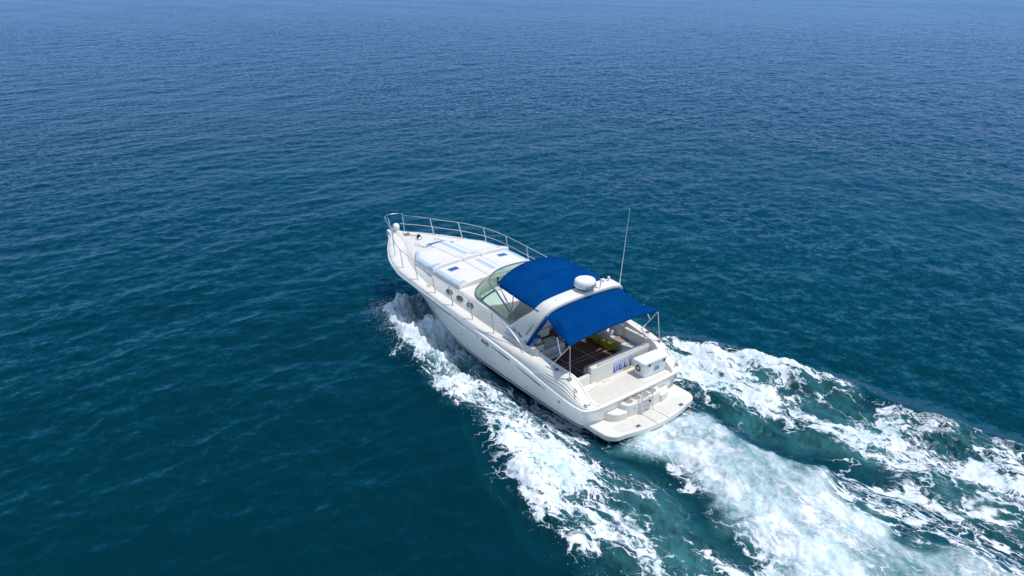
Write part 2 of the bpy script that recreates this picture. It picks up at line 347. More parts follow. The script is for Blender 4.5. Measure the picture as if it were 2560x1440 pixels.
def wake_fields(x, y):
    """height, lacy foam cover, churned wash cover, aerated-water tint for points of the sea surface."""
    n1 = sample(T_N1, 16.0, x*0.75, y, 0.1); n2 = sample(T_N2, 23.0, x*0.8, y, -0.2); n3 = sample(T_N3, 9.0, x, y, 0.4)
    h = np.zeros_like(x); foam = np.zeros_like(x); aer = np.zeros_like(x); wash = np.zeros_like(x)
    for sgn in (1, -1):
        Y = y*sgn
        yo = P_OUT(x) if sgn > 0 else S_OUT(x); yi = P_IN(x) if sgn > 0 else S_IN(x)
        yc = P_CORE(x) if sgn > 0 else S_CORE(x)
        along = sstep(10.5, 9.7, x)
        wob = 0.16*n1 + 0.10*n2
        d_out = (yo + wob - Y); d_in = (Y - yi - 0.9*wob)
        edge = sstep(-0.15, 0.60, d_out)*sstep(-0.45, 0.85, d_in)
        core = np.exp(-((Y-yc)/(0.36*(yo-yi)+0.15))**2)
        dens = (0.64 if sgn > 0 else 0.44) + (0.26 if sgn > 0 else 0.20)*core + (0.26 if sgn > 0 else 0.32)*n2 + 0.08*n1
        if sgn < 0:      # a dense band inside, a thin broken line along the crest, veins on the face between
            dens = 0.34 + 0.62*np.exp(-((Y-yc)/0.72)**2) + 0.55*np.exp(-((d_out-0.28)/0.20)**2)*np.clip(0.35 + 0.6*n2, 0, 1) + 0.19*n2 + 0.08*n1
        dens = np.where(x > 5.0, dens + 0.22*sstep(5.0, 7.5, x), dens)
        dens = dens*lerp(1.0, 1.04, sstep(1, -4, x))
        foam = np.maximum(foam, along*edge*np.clip(dens, 0, 1.2))
        mist = along*sstep(2.0, 6.0, x)*sstep(-.1, .5, yo - .5 - Y)*sstep(-.3, .4, Y - yi + .25)
        wash = np.maximum(wash, mist*(.80 + .20*n2))
        h += mist*(0.05*n1 + 0.045*n3)
        # thin threads between the hull, the band and the wash
        lace = along*sstep(-1.0, 0.0, Y-1.2)*sstep(-0.1, 0.5, yo-Y)*(0.40 + 0.20*n2)*sstep(6.5, 2.0, x)
        foam = np.maximum(foam, lace)
        aer = np.maximum(aer, along*sstep(-0.1, 1.0, d_out)*sstep(-0.5, 0.7, d_in)*0.62)
        # crest of the bow wave and the trough behind it
        amp = (0.24 if sgn > 0 else 0.27)*along*lerp(1.0, 0.75, sstep(2, -10, x))
        cr = yo - (0.55 if sgn > 0 else 0.30)
        wv = Y - cr
        h += amp*np.where(wv > 0, np.exp(-(wv/(0.45 if sgn > 0 else 0.60))**2), np.exp(-(wv/0.85)**2))*(1 + 0.45*n2)
        h -= 0.16*along*np.exp(-((Y - (yi-0.25))/0.6)**2)*sstep(5, 0, x)
        # the sheet thrown up beside the bow
        sp = sstep(5.2, 7.5, x)*sstep(10.4, 9.2, x)
        h += sp*0.30*np.exp(-((Y - lerp(yi, yo, 0.55))/(0.40*(yo-yi)+.05))**2)*(1 + 0.25*n1)
        h += sp*0.38*np.exp(-((Y - (YC_W(x)+.12))/0.38)**2)*(1 + 0.3*n1)
        h += 0.055*edge*along*n1 + 0.022*edge*along*n3
    wl_, wr_ = W_L(x), W_R(x); ww = wl_ - wr_
    d = np.minimum(wl_ - y, y - wr_) + 0.22*n1 + 0.12*n2
    beh = sstep(-0.65, -1.15, x)
    wcov = beh*sstep(-0.25, 0.75, d)
    # brighter ropes of foam inside the wash
    u = (y - wr_)/ww
    rope = 0.55*np.exp(-((u-0.22)/0.16)**2) + 0.50*np.exp(-((u-0.80)/0.15)**2) + 0.45*sstep(-3.8, -1.2, x)
    dens = 0.50 + 0.44*rope + 0.20*n2 - 0.20*sstep(-3.5, -8, x)
    wash = np.maximum(wash, wcov*np.clip(dens, 0, 1.1))
    aer = np.maximum(aer, beh*sstep(-0.4, 0.5, d))
    h += wcov*sstep(-1.0, -2.4, x)*(0.09 + 0.13*np.exp(-((x+3.4)/1.6)**2)) + 0.050*wcov*n1 + 0.022*wcov*n3
    wcov_h = wcov*sstep(-1.0, -2.3, x)
    h += (wcov_h-wcov)*0.05
    h -= 0.10*np.exp(-((x-1.0)/1.3)**2)*sstep(2.3, 1.6, np.abs(y))
    # loose flecks around the whole wake
    spread = sstep(0.9, -0.5, np.abs(y) - np.where(y > 0, P_OUT(x), S_OUT(x)))*sstep(5, 0, x)
    foam = np.maximum(foam, spread*0.20*(1+0.9*n2)*(x < 5))
    return h, np.clip(foam, 0, 1.15), np.clip(wash, 0, 1.1), np.clip(aer, 0, 1)

def build_sea():
    cx, cy = CAM.x, CAM.y
    near = [0.6, 2, 4, 6, 8, 9.5]
    r = 10.2; rr = list(near)
    while r < 520: rr.append(r); r *= 1.0026
    while r < 9000: rr.append(r); r *= 1.05
    rr = np.array(rr)
    fine = np.arange(-46, 46.001, 0.1)
    coarse = np.arange(49, 312, 3.0)
    ang = np.radians(np.concatenate([fine, coarse])) + YAW
    A, Rr = np.meshgrid(ang, rr)
    x = (cx + Rr*np.cos(A)).ravel(); y = (cy + Rr*np.sin(A)).ravel()
    na, nr = len(ang), len(rr)
    a1 = spectrum_tile(1024, 47.0, 0.20, 2.0, 21, 0.0068, wind=0.35)
    a2 = spectrum_tile(1024, 83.0, 0.9, 9.0, 22, 0.0011, wind=0.05, spread=0.8)
    gust = sample(noise_tile(512, 420.0, 25.0, 260.0, 5, -1.5), 420.0, x*0.55, y, 0.5)
    gf = np.clip(1.0 + 0.22*gust, 0.35, 1.6)
    dist = np.hypot(x-cx, y-cy)
    far = 1 - 0.9*sstep(420, 560, dist)
    z = np.zeros_like(x); dx = np.zeros_like(x); dy = np.zeros_like(x)
    for (t, L, an, w) in ((a1, 47.0, 0.0, gf), (a2, 83.0, 0.35, 1.0)):
        c, s = math.cos(an), math.sin(an)
        z += sample(t[0], L, x, y, an)*w
        ax = sample(t[1], L, x, y, an)*w; ay = sample(t[2], L, x, y, an)*w
        dx += c*ax - s*ay; dy += s*ax + c*ay
    m = (x > -31) & (x < 11.3) & (np.abs(y) < 12)
    foam = np.zeros_like(x); wash = np.zeros_like(x); aer = np.zeros_like(x); hw = np.zeros_like(x)
    hw[m], foam[m], wash[m], aer[m] = wake_fields(x[m], y[m])
    fade = sstep(-31, -26, x); hw *= fade; foam *= fade; wash *= fade; aer *= fade
    calm = 1 - 0.45*np.clip(aer, 0, 1)
    # keep the surface flat where the hull sits on it
    z = z*far*calm + hw
    X = x + 0.75*dx*far*calm; Yv = y + 0.75*dy*far*calm
    co = np.stack([X, Yv, z], 1).astype(np.float32)
    ii, jj = np.meshgrid(np.arange(nr-1), np.arange(na), indexing='ij'); j2 = (jj+1) % na
    q = np.stack([ii*na+jj, (ii+1)*na+jj, (ii+1)*na+j2, ii*na+j2], -1).reshape(-1, 4)
    # smooth normals of the whole sheet, shared by both pieces so that no seam shows
    e1 = co[q[:, 2]] - co[q[:, 0]]; e2 = co[q[:, 3]] - co[q[:, 1]]; fn = np.cross(e1, e2)
    vn = np.zeros_like(co)
    for c in range(3):
        for k in range(4): vn[:, c] += np.bincount(q[:, k], fn[:, c], len(co)).astype(np.float32)
    vn /= np.linalg.norm(vn, axis=1, keepdims=True) + 1e-12
    if vn[:, 2].mean() < 0: vn = -vn; q = q[:, ::-1]
    cover = np.maximum(foam, wash)
    qc = cover[q].max(1)
    isw = qc > 0.22
    mat_ = water_mat()
    out = []
    for name, sel in (('water', ~isw), ('wake_foam', isw)):
        qq = q[sel]; used = np.unique(qq); remap = np.full(len(co), -1, np.int64); remap[used] = np.arange(len(used)); f = remap[qq]
        me = bpy.data.meshes.new(name)
        me.vertices.add(len(used)); me.vertices.foreach_set('co', co[used].ravel())
        me.loops.add(f.size); me.loops.foreach_set('vertex_index', f.ravel().astype(np.int32))
        me.polygons.add(len(f)); me.polygons.foreach_set('loop_start', np.arange(0, f.size, 4, dtype=np.int32))
        for an, arr in (('foam', foam), ('wash', wash), ('aer', aer)):
            at = me.attributes.new(an, 'FLOAT', 'POINT'); at.data.foreach_set('value', arr[used].astype(np.float32))
        me.update(calc_edges=True); me.shade_smooth(); me.normals_split_custom_set_from_vertices(vn[used].astype(float).tolist())
        me.materials.append(mat_)
        o = bpy.data.objects.new(name, me); COL.objects.link(o); out.append(o)
    out[0]['kind'] = 'structure'
    out[1]['kind'] = 'stuff'
    out[1]['label'] = 'white foaming wake and bow wave spreading behind the motor yacht'; out[1]['category'] = 'wake'
    return out

def water_mat():
    m, n, l, b = new_mat('sea_water')
    def N(t, **kw):
        q = n.new(t)
        for k, v in kw.items():
            if hasattr(q, k): setattr(q, k, v)
        return q
    def math_(op, a, b_=None, c=None, clamp=False):
        q = n.new('ShaderNodeMath'); q.operation = op; q.use_clamp = clamp
        for i, v in enumerate((a, b_, c)):
            if v is None: continue
            if isinstance(v, (int, float)): q.inputs[i].default_value = v
            else: l.new(v, q.inputs[i])
        return q.outputs[0]
    def rng_(v, a, b_, c=0.0, d=1.0):
        q = n.new('ShaderNodeMapRange'); q.interpolation_type = 'SMOOTHSTEP'
        for i, k in ((1, a), (2, b_), (3, c), (4, d)):
            if isinstance(k, (int, float)): q.inputs[i].default_value = k
            else: l.new(k, q.inputs[i])
        l.new(v, q.inputs[0]); return q.outputs[0]
    def attr(nm):
        q = n.new('ShaderNodeAttribute'); q.attribute_name = nm; return q.outputs['Fac']
    geo = n.new('ShaderNodeNewGeometry'); pos = geo.outputs['Position']
    flat = n.new('ShaderNodeVectorMath'); flat.operation = 'MULTIPLY'; flat.inputs[1].default_value = (1, 1, 0); l.new(pos, flat.inputs[0]); flat = flat.outputs[0]
    def mapping(sc, rot=0.0):
        q = n.new('ShaderNodeMapping'); q.inputs['Scale'].default_value = sc; q.inputs['Rotation'].default_value = (0, 0, rot); l.new(flat, q.inputs['Vector']); return q.outputs[0]
    def noise(vec, scale, det=6, rough=0.6, dist=0.0):
        q = n.new('ShaderNodeTexNoise'); q.inputs['Scale'].default_value = scale; q.inputs['Detail'].default_value = det
        q.inputs['Roughness'].default_value = rough; q.inputs['Distortion'].default_value = dist; l.new(vec, q.inputs['Vector']); return q
    foam, wash, aer = attr('foam'), attr('wash'), attr('aer')
    # warp the plane so that the foam's holes are drawn out and curl
    wv = mapping((0.58, 1.0, 1.0), rad(-8))
    wn_ = noise(wv, 0.9, 4, 0.55)
    sub = n.new('ShaderNodeVectorMath'); sub.operation = 'SUBTRACT'; sub.inputs[1].default_value = (0.5, 0.5, 0.5); l.new(wn_.outputs['Color'], sub.inputs[0])
    scl = n.new('ShaderNodeVectorMath'); scl.operation = 'SCALE'; scl.inputs['Scale'].default_value = 1.3; l.new(sub.outputs[0], scl.inputs[0])
    wn2 = noise(wv, 4.5, 4, 0.6)
    sub2 = n.new('ShaderNodeVectorMath'); sub2.operation = 'SUBTRACT'; sub2.inputs[1].default_value = (0.5, 0.5, 0.5); l.new(wn2.outputs['Color'], sub2.inputs[0])
    scl2 = n.new('ShaderNodeVectorMath'); scl2.operation = 'SCALE'; scl2.inputs['Scale'].default_value = 0.30; l.new(sub2.outputs[0], scl2.inputs[0])
    ad = n.new('ShaderNodeVectorMath'); ad.operation = 'ADD'; l.new(wv, ad.inputs[0]); l.new(scl.outputs[0], ad.inputs[1])
    ad2 = n.new('ShaderNodeVectorMath'); ad2.operation = 'ADD'; l.new(ad.outputs[0], ad2.inputs[0]); l.new(scl2.outputs[0], ad2.inputs[1])
    warped = ad2.outputs[0]
    def cells(scale):
        q = n.new('ShaderNodeTexVoronoi'); q.feature = 'DISTANCE_TO_EDGE'; q.inputs['Scale'].default_value = scale; l.new(warped, q.inputs['Vector']); return q.outputs['Distance']
    def ridge(sc, k, det=2, off=0.0):
        q = math_('ABSOLUTE', math_('SUBTRACT', noise(warped, sc, det, 0.55, 0.6).outputs['Fac'], 0.5))
        return math_('MULTIPLY_ADD', q, k, off)
    hole = math_('MINIMUM', ridge(1.15, 2.6), ridge(3.1, 2.2, 3, 0.05))
    hole = math_('MINIMUM', hole, math_('MULTIPLY_ADD', cells(2.6), 1.5, 0.06))
    hole = math_('MINIMUM', hole, ridge(8.0, 1.8, 2, 0.13))
    f1 = noise(warped, 1.5, 9, 0.68).outputs['Fac']
    f2 = noise(warped, 7.0, 6, 0.7).outputs['Fac']
    # width of the foam strands grows with the cover
    cov = math_('ADD', foam, math_('MULTIPLY', math_('SUBTRACT', f1, 0.5), math_('MULTIPLY', foam, 2.5)))
    cov = math_('ADD', cov, math_('MULTIPLY', math_('SUBTRACT', f2, 0.5), math_('MULTIPLY', foam, 1.3)))
    cov = math_('SUBTRACT', cov, 0.13)
    wid = math_('MULTIPLY', math_('POWER', math_('MAXIMUM', cov, 0.0), 1.35), 0.30)
    soft = math_('MULTIPLY_ADD', wid, 0.22, 0.025)
    lace = math_('MULTIPLY', rng_(math_('SUBTRACT', wid, hole), math_('MULTIPLY', soft, -1.0), soft), rng_(cov, 0.0, 0.10))
    # churned wash: cloudy, streaked along the track
    ws = mapping((0.62, 1.0, 1.0), rad(6))
    wf = noise(ws, 1.5, 10, 0.70, 1.2).outputs['Fac']
    wf2 = noise(ws, 8.0, 5, 0.75, 0.4).outputs['Fac']
    wv_ = math_('ADD', math_('MULTIPLY', wash, 1.05), math_('ADD', math_('MULTIPLY', math_('SUBTRACT', wf, 0.5), 2.3), math_('MULTIPLY', math_('SUBTRACT', wf2, 0.5), 0.7)))
    wm = math_('MULTIPLY', rng_(wv_, 0.10, 1.15), rng_(wash, 0.0, 0.22))
    mask = math_('MAXIMUM', lace, wm)
    # colours
    def mixc(f, a, b_):
        q = n.new('ShaderNodeMix'); q.data_type = 'RGBA'
        l.new(f, q.inputs[0])
        for i, c in ((6, a), (7, b_)):
            if isinstance(c, tuple): q.inputs[i].default_value = (*c, 1)
            else: l.new(c, q.inputs[i])
        return q.outputs[2]
    tint = noise(mapping((0.05, 0.05, 1)), 1.0, 3, 0.5).outputs['Fac']
    deep = mixc(rng_(tint, 0.3, 0.7), (0.0001, 0.0170, 0.0225), (0.0002, 0.0225, 0.028))
    af = math_('MULTIPLY', aer, rng_(noise(warped, 0.9, 5, 0.6).outputs['Fac'], 0.30, 0.75, 0.10, 0.85))
    af = math_('MAXIMUM', af, math_('MULTIPLY', rng_(wash, 0.05, 0.6), 0.95))
    water = mixc(af, deep, (0.075, 0.235, 0.230))
    fq = math_('ADD', math_('MULTIPLY', f1, 0.55), math_('MULTIPLY', f2, 0.45))
    fo = mixc(rng_(fq, 0.36, 0.60), (0.43, 0.59, 0.62), (0.76, 0.765, 0.785))
    col = mixc(mask, water, fo)
    di = n.new('ShaderNodeBsdfDiffuse'); l.new(col, di.inputs['Color'])
    gl = n.new('ShaderNodeBsdfGlossy'); gl.inputs['Color'].default_value = (1, 1, 1, 1)
    l.new(math_('MAXIMUM', rng_(mask, 0.0, 0.8, 0.24, 0.6), math_('MAXIMUM', math_('MULTIPLY', aer, 0.6), rng_(foam, 0.01, 0.12, 0.0, 0.6))), gl.inputs['Roughness'])
    fr = n.new('ShaderNodeFresnel'); fr.inputs['IOR'].default_value = 1.333
    l.new(mixc(rng_(fr.outputs['Fac'], 0.04, 0.45), (0.06, 0.56, 0.84), (0.285, 0.43, 0.68)), gl.inputs['Color'])
    mxs = n.new('ShaderNodeMixShader'); l.new(math_('MINIMUM', math_('MULTIPLY', fr.outputs['Fac'], rng_(mask, 0.0, 1.0, 1.0, 0.25)), rng_(foam, 0.005, 0.10, 1.0, 0.16)), mxs.inputs['Fac'])
    l.new(di.outputs['BSDF'], mxs.inputs[1]); l.new(gl.outputs['BSDF'], mxs.inputs[2]); l.new(mxs.outputs['Shader'], n['Material Output'].inputs['Surface'])
    # small ripples as slopes of the surface
    def slopes(sc, amt, rot, rough=0.6, det=3):
        q = noise(mapping((1.0, 1.0, 1.0), rot), sc, det, rough, 0.2)
        s_ = n.new('ShaderNodeVectorMath'); s_.operation = 'SUBTRACT'; s_.inputs[1].default_value = (0.5, 0.5, 0.5); l.new(q.outputs['Color'], s_.inputs[0])
        t = n.new('ShaderNodeVectorMath'); t.operation = 'MULTIPLY'; t.inputs[1].default_value = (amt, amt, 0); l.new(s_.outputs[0], t.inputs[0]); return t.outputs[0]
    vs = [slopes(3.0, 0.50, 0.3), slopes(8.5, 0.45, 1.1)]
    patch = rng_(noise(mapping((0.012, 0.05, 1), rad(50)), 1.0, 4, 0.6, 0.5).outputs['Fac'], 0.35, 0.65, 0.45, 1.25)
    a = n.new('ShaderNodeVectorMath'); a.operation = 'ADD'; l.new(vs[0], a.inputs[0]); l.new(vs[1], a.inputs[1])
    aw = n.new('ShaderNodeVectorMath'); aw.operation = 'SCALE'; l.new(a.outputs[0], aw.inputs[0]); l.new(patch, aw.inputs['Scale'])
    a2 = n.new('ShaderNodeVectorMath'); a2.operation = 'ADD'; l.new(aw.outputs[0], a2.inputs[0]); l.new(geo.outputs['Normal'], a2.inputs[1])
    nn = n.new('ShaderNodeVectorMath'); nn.operation = 'NORMALIZE'; l.new(a2.outputs[0], nn.inputs[0])
    bump = n.new('ShaderNodeBump'); bump.inputs['Strength'].default_value = 0.55; bump.inputs['Distance'].default_value = 0.06
    l.new(math_('ADD', mask, math_('MULTIPLY', math_('MULTIPLY', f2, mask), 0.8)), bump.inputs['Height']); l.new(nn.outputs[0], bump.inputs['Normal'])
    for q in (di, gl, fr): l.new(bump.outputs['Normal'], q.inputs['Normal'])
    n.remove(b)
    return m

water, wake = build_sea()

# ------------------------------------------------------------------ MOTOR YACHT (x ahead of the transom, y to port, z up)
TRIM, HEEL = rad(1.664), rad(-1.717)
_ct, _st, _ch, _sh = math.cos(TRIM), math.sin(TRIM), math.cos(HEEL), math.sin(HEEL)
BOAT = Matrix.Translation((0, 0, -SEA)) @ Matrix(((_ct, 0, -_st, 0), (0, 1, 0, 0), (_st, 0, _ct, 0), (0, 0, 0, 1))) @ Matrix(((1, 0, 0, 0), (0, _ch, -_sh, 0), (0, _sh, _ch, 0), (0, 0, 0, 1)))
yacht = empty('motor_yacht', 'white motor yacht with blue canvas awnings speeding across the sea', 'yacht', BOAT)

YR = pchip([-.06, 0, .1, .3, .7, 1.3, 2.6, 4, 5.7, 7, 8.4, 9.1, 9.9, 10.74, 11.3, 11.8, 12.15], [1.50, 1.70, 1.775, 1.83, 1.88, 1.93, 1.97, 1.98, 1.975, 1.955, 1.88, 1.735, 1.45, 1.02, .68, .36, .20])
ZR = pchip([-.06, .1, .56, 1.33, 2.0, 2.6, 3.3, 3.9, 5.7, 7.7, 9, 10.7, 12.15], [.79, .80, .89, 1.06, 1.19, 1.285, 1.36, 1.42, 1.57, 1.70, 1.725, 1.69, 1.63])
YD = pchip([-.06, .05, .3, .5, .74, 1.4, 2.6, 3.6, 4.6, 6.5, 7.5, 8.6, 9.6, 10.6, 11.3, 11.8, 12.15], [1.46, 1.57, 1.60, 1.62, 1.66, 1.72, 1.79, 1.83, 1.84, 1.82, 1.79, 1.68, 1.40, .89, .57, .28, .14])
ZD = pchip([-.06, .05, .3, .5, .74, 1.4, 2.6, 3.6, 4.6, 5.6, 6.5, 8.6, 10.6, 12.15], [.84, .89, 1.04, 1.20, 1.36, 1.45, 1.50, 1.54, 1.60, 1.67, 1.73, 1.85, 1.835, 1.755])
YI = pchip([-.06, .05, .3, .5, .74, 1.4, 2.2, 3.3, 4.75, 6.0, 7.2, 8.0, 9.0, 9.6, 10.2, 11, 12.15], [1.42, 1.50, 1.50, 1.51, 1.54, 1.60, 1.66, 1.70, 1.69, 1.69, 1.66, 1.56, 1.25, .98, .70, .35, .06])
ZT = pchip([-.06, .05, .3, .5, .74, 1.4, 1.8, 2.2, 2.6, 3.3, 4.75, 5.9, 7.2, 9.0, 9.5, 9.9, 10.3, 12.15], [.85, .90, 1.05, 1.21, 1.37, 1.465, 1.52, 1.62, 1.74, 1.90, 1.99, 2.01, 2.04, 2.00, 1.955, 1.90, 1.862, 1.762])
def YT(x): return YI(x) - min(.045 + .25*max(ZT(x)-ZD(x), 0), .15) - .10*smooth((x-4.4)/.9)*min(1, max(ZT(x)-ZD(x), 0)/.2)
def YO(x):
    """half width of the opening over the cockpit and behind the windscreen"""
    if x < 3.3: return YT(x) - .05
    if x < 4.7: return lerp(YT(3.3)-.05, 1.42, (x-3.3)/1.4)
    if x < 5.85: return 1.42*math.sqrt(max(0.0, 1-((x-4.7)/1.15)**2))
    return 0.0
YC = pchip([-.06, 0, 2, 4, 5, 6, 7, 8, 9, 10, 10.8, 11.35, 11.6], [1.66, 1.69, 1.75, 1.74, 1.70, 1.60, 1.43, 1.20, .90, .53, .24, .06, .01])
ZC = pchip([-.06, 0, 3, 5, 6.3, 7.2, 8, 9, 10, 10.8, 11.35, 11.6], [.20, .20, .22, .27, .40, .55, .72, .97, 1.24, 1.46, 1.60, 1.66])
ZK = pchip([-.06, 0, 6, 7, 8, 9, 10, 10.8, 11.35, 11.6], [-.45, -.45, -.42, -.32, -.12, .22, .68, 1.14, 1.48, 1.62])

def hull_side(x, v):
    """v = 0 at the rub rail, 1 at the chine; flared forward."""
    yr, zr = YR(x), ZR(x) - .03
    xx = min(x, 11.6)
    yc, zc = YC(xx), ZC(xx)
    fl = smooth((x-6)/4.5)
    g = lerp(v**1.25, 1-(1-v)**1.7, fl)
    y = lerp(yr, yc, g) - (.018 if .22 < v else 0)*(1-fl)
    return (x + .236*v*smooth((1.3-x)/1.36), y, lerp(zr, zc, v))
xs_h = list(np.linspace(-.06, .3, 6)) + list(np.linspace(.5, 11.6, 60))
vs_h = [0, .07, .14, .215, .225, .3, .4, .5, .6, .7, .8, .88]
hull_b = MB(); bs_b = MB(); line_b = MB(); bott = MB()
for sg in (1, -1):
    rows = [[(p[0], p[1]*sg, p[2]) for p in (hull_side(x, v) for v in vs_h)] for x in xs_h]
    hull_b.grid(rows)
    rows = [[(p[0], p[1]*sg, p[2]) for p in (hull_side(x, v) for v in (.88, .93, .97, 1.0))] for x in xs_h]
    rows2 = [r for r, x in zip(rows, xs_h) if x <= 8.6]
    bs_b.grid(rows2)
    hull_b.grid([r for r, x in zip(rows, xs_h) if x >= 8.4])
    ln = [hull_side(x, .885) for x in xs_h if x < 8.5]
    line_b.tube([(p[0], (p[1]+.003)*sg, p[2]-.045) for p in ln], .011, 6)
    rows = [[(x, YC(x)*sg*(1-t), lerp(ZC(x), ZK(x), t)) for t in (0, .33, .66, 1)] for x in xs_h]
    bott.grid(rows)
    # blunt stem above the forefoot
    top = [x for x in np.linspace(11.6, 12.15, 7)]
    rows = [[(x, YR(x)*sg*lerp(1, .5, t), lerp(ZR(x)-.03, 1.63, t)) for t in (0, .5, 1)] for x in top]
    hull_b.grid(rows)
# transom below the rail
tr = [hull_side(-.06, v) for v in (0, .2, .4, .6, .8, 1.0)]
rows = []
for p in tr:
    rows.append([(lerp(-.075 - .012*math.cos(1.4*t), p[0], abs(t)**4), t*p[1], p[2]) for t in np.linspace(-1, 1, 33)])
hull_b.grid(rows)
hull = hull_b.build('hull', M['gel'], yacht, angle=30)
bsm = bs_b.build('boot_stripe', M['navy'], hull)
bott.build('hull_bottom', M['navy'], hull)
line_b.build('waterline_stripe', M['white_line'], hull)

# dark speed stripes and the size number on both topsides
def side_strip(mb, x0, x1, dz0, dz1, w0, w1, sg, n=16):
    """a decal on the topside dz below the rub rail"""
    rows = []
    for i in range(n+1):
        t = i/n; x = lerp(x0, x1, t); dz = lerp(dz0, dz1, t); w = lerp(w0, w1, t)
        r = []
        for k in (-.5, .5):
            z = ZR(x) - .03 - dz + k*w; H = ZR(x) - .03 - ZC(x); v = max(0, (ZR(x)-.03 - z)/H)
            p = hull_side(x, v); r.append((x, (p[1]+.010)*sg, z))
        rows.append(r)
    mb.grid(rows)
for sg in (1, -1):
    g = MB(); side_strip(g, 7.1, 5.5, .085, .11, .012, .035, sg); g.build('hull_stripe', M['graphic'], hull, fix=False)
    g = MB(); side_strip(g, 5.44, 4.86, .115, .125, .035, .03, sg); side_strip(g, 4.80, 4.32, .125, .13, .022, .015, sg); g.build('hull_stripe', M['lightgrey'], hull, fix=False)
    g = MB(); side_strip(g, 3.55, 2.75, .14, .145, .018, .045, sg); g.build('hull_stripe', M['graphic'], hull, fix=False)
    g = MB(); side_strip(g, 2.55, 1.35, .16, .17, .016, .050, sg); g.build('hull_stripe', M['graphic'], hull, fix=False)
    g = MB(); side_strip(g, 4.24, 4.16, .09, .20, .02, .06, sg, 4); g.build('arrow_mark', M['graphic'], hull, fix=False)
def hull_text(x0, dz, body, size, sg):
    H = ZR(x0)-ZC(x0); p = hull_side(x0, dz/H); q = hull_side(x0 - .6, dz/(ZR(x0-.6)-ZC(x0-.6))); up = hull_side(x0, (dz-.15)/H)
    P = Vector((p[0], (p[1]+.012)*sg, p[2])); Q = Vector((q[0], (q[1]+.012)*sg, q[2])); U = Vector((up[0], (up[1]+.012)*sg, up[2]))
    if sg < 0: P, Q = Q, P; U = P + Vector((0, 0, .15)) + (U-Q)*0
    return text_mesh('size_number', body, size, frame(P, Q-P, U-P), M['graphic'], hull, .003, 0.15, 1.25)
hull_text(4.08, .245, '400', .20, 1); hull_text(4.08, .245, '400', .20, -1)
for sg in (1, -1):
    for (x, dz, r) in ((7.55, .13, .028), (.85, .22, .030), (3.6, .75, .018), (2.2, .70, .018), (5.2, .6, .016)):
        H = ZR(x)-ZC(x); p = hull_side(x, dz/H)
        MB().lathe([(r*1.3, 0), (r*1.3, .008), (r, .014), (r*.6, .012)], (p[0], p[1]*sg, p[2]), 12, (0, sg, .15)).build('drain_fitting', M['alu'], hull)

# rub rail: vinyl moulding with a steel strip, right round the stern
def rail_path(dy=0.0, dz=0.0):
    xs = list(np.linspace(12.15, .3, 70)) + [.1, .02, -.03, -.06]
    a = [(x, YR(x)+dy, ZR(x)+dz) for x in xs]
    st = [(-.06 - .03*math.cos(t*1.45) - dy*.9, t*1.50, ZR(-.06)+dz) for t in np.linspace(.92, -.92, 19)]
    b = [(x, -y, z) for x, y, z in reversed(a)]
    nose = [(12.22, 0, ZR(12.15)+dz)]
    return nose + a + st + b
rr_b = MB().tube(rail_path(.012, -.005), .042, 10, True).build('rub_rail', M['rail_white'], yacht)
MB().tube(rail_path(.050, -.005), .012, 6, True).build('steel_strip', M['steel'], rr_b)

# deck moulding: rounded gunwale, side decks, trunk, edge of the openings
xs_d = sorted(set([round(float(v), 4) for v in list(np.linspace(-.06, .9, 18)) + list(np.linspace(.9, 4.6, 42)) + list(np.linspace(4.6, 5.849, 34)) + list(np.linspace(5.87, 12.15, 70))]))
def zfloor(x): return .80 if x < .84 else (.65 if x < 4.3 else .9)
def deck_profile(x):
    yr, zr, yd, zd, yi, zt, yt, yo = YR(x), ZR(x), YD(x), ZD(x), YI(x), ZT(x), YT(x), YO(x)
    yi = min(yi, yd-.01); yt = min(yt, yi-.005); yo = min(yo, yt-.004)
    p = [(yr, zr), (yr-.004, zr+.05)]
    y1, z1 = yr-.004, zr+.05
    tall = smooth((1.9-x)/1.4)
    for t in np.linspace(.12, 1, 9):
        a = t*math.pi/2
        yy = lerp(yd + (y1-yd)*math.cos(a)**1.0, y1 + (yd-y1)*t**1.8, tall*.7)
        zz = lerp(z1 + (zd-z1)*math.sin(a), z1 + (zd-z1)*t, tall*.6)
        p.append((yy, zz))
    p += [(lerp(yd, yi, .5), zd+.004), (yi, zd+.004)]
    for t in (.12, .5, .85):
        p.append((lerp(yi, yt, t**1.3), lerp(zd+.004, zt-.02, t)))
    p.append((lerp(yi, yt, .98)-.01, zt-.004))
    crown = .065 if x > 5.85 else .012
    for t in (.02, .35, .7, 1.0):
        yy = lerp(yt-.01, yo, t); p.append((yy, zt + crown*(1-(yy/max(yt, .05))**2) if x > 5.85 else zt + crown*t))
    return p
deck_b = MB()
for sg in (1, -1):
    rows = []
    for x in xs_d:
        p = [(x, y*sg, z) for y, z in deck_profile(x)]
        if x < .02:      # the quarter corner rolls down to the rail
            pass
        rows.append(p)
    deck_b.grid(rows)
    wall = [[(x, YO(x)*sg if x < 3.3 else min(YO(x), YT(x)-.004)*sg, deck_profile(x)[-1][1]), (x, (max(YO(x)-.035, 0))*sg, deck_profile(x)[-1][1]-.09), (x, max(YO(x)-.05, 0)*sg, zfloor(x)-.02)] for x in xs_d if x <= 5.85]
    deck_b.grid(wall)
    # aft end of the quarters
    p = deck_profile(-.06); deck_b.add([(-.06, y*sg, z) for y, z in p] + [(-.06, p[-1][0]*sg, .7), (-.06, p[0][0]*sg, .7)], [tuple(range(len(p)+2))])
# bow cap
pr = deck_profile(12.15)
deck_b.add([(12.15, y, z) for y, z in pr] + [(12.15, -y, z) for y, z in reversed(pr)] + [(12.22, 0, ZR(12.15))], [(i, i+1, 2*len(pr)) for i in range(2*len(pr)-1)])
deck = deck_b.build('deck', M['deck'], yacht, angle=34)

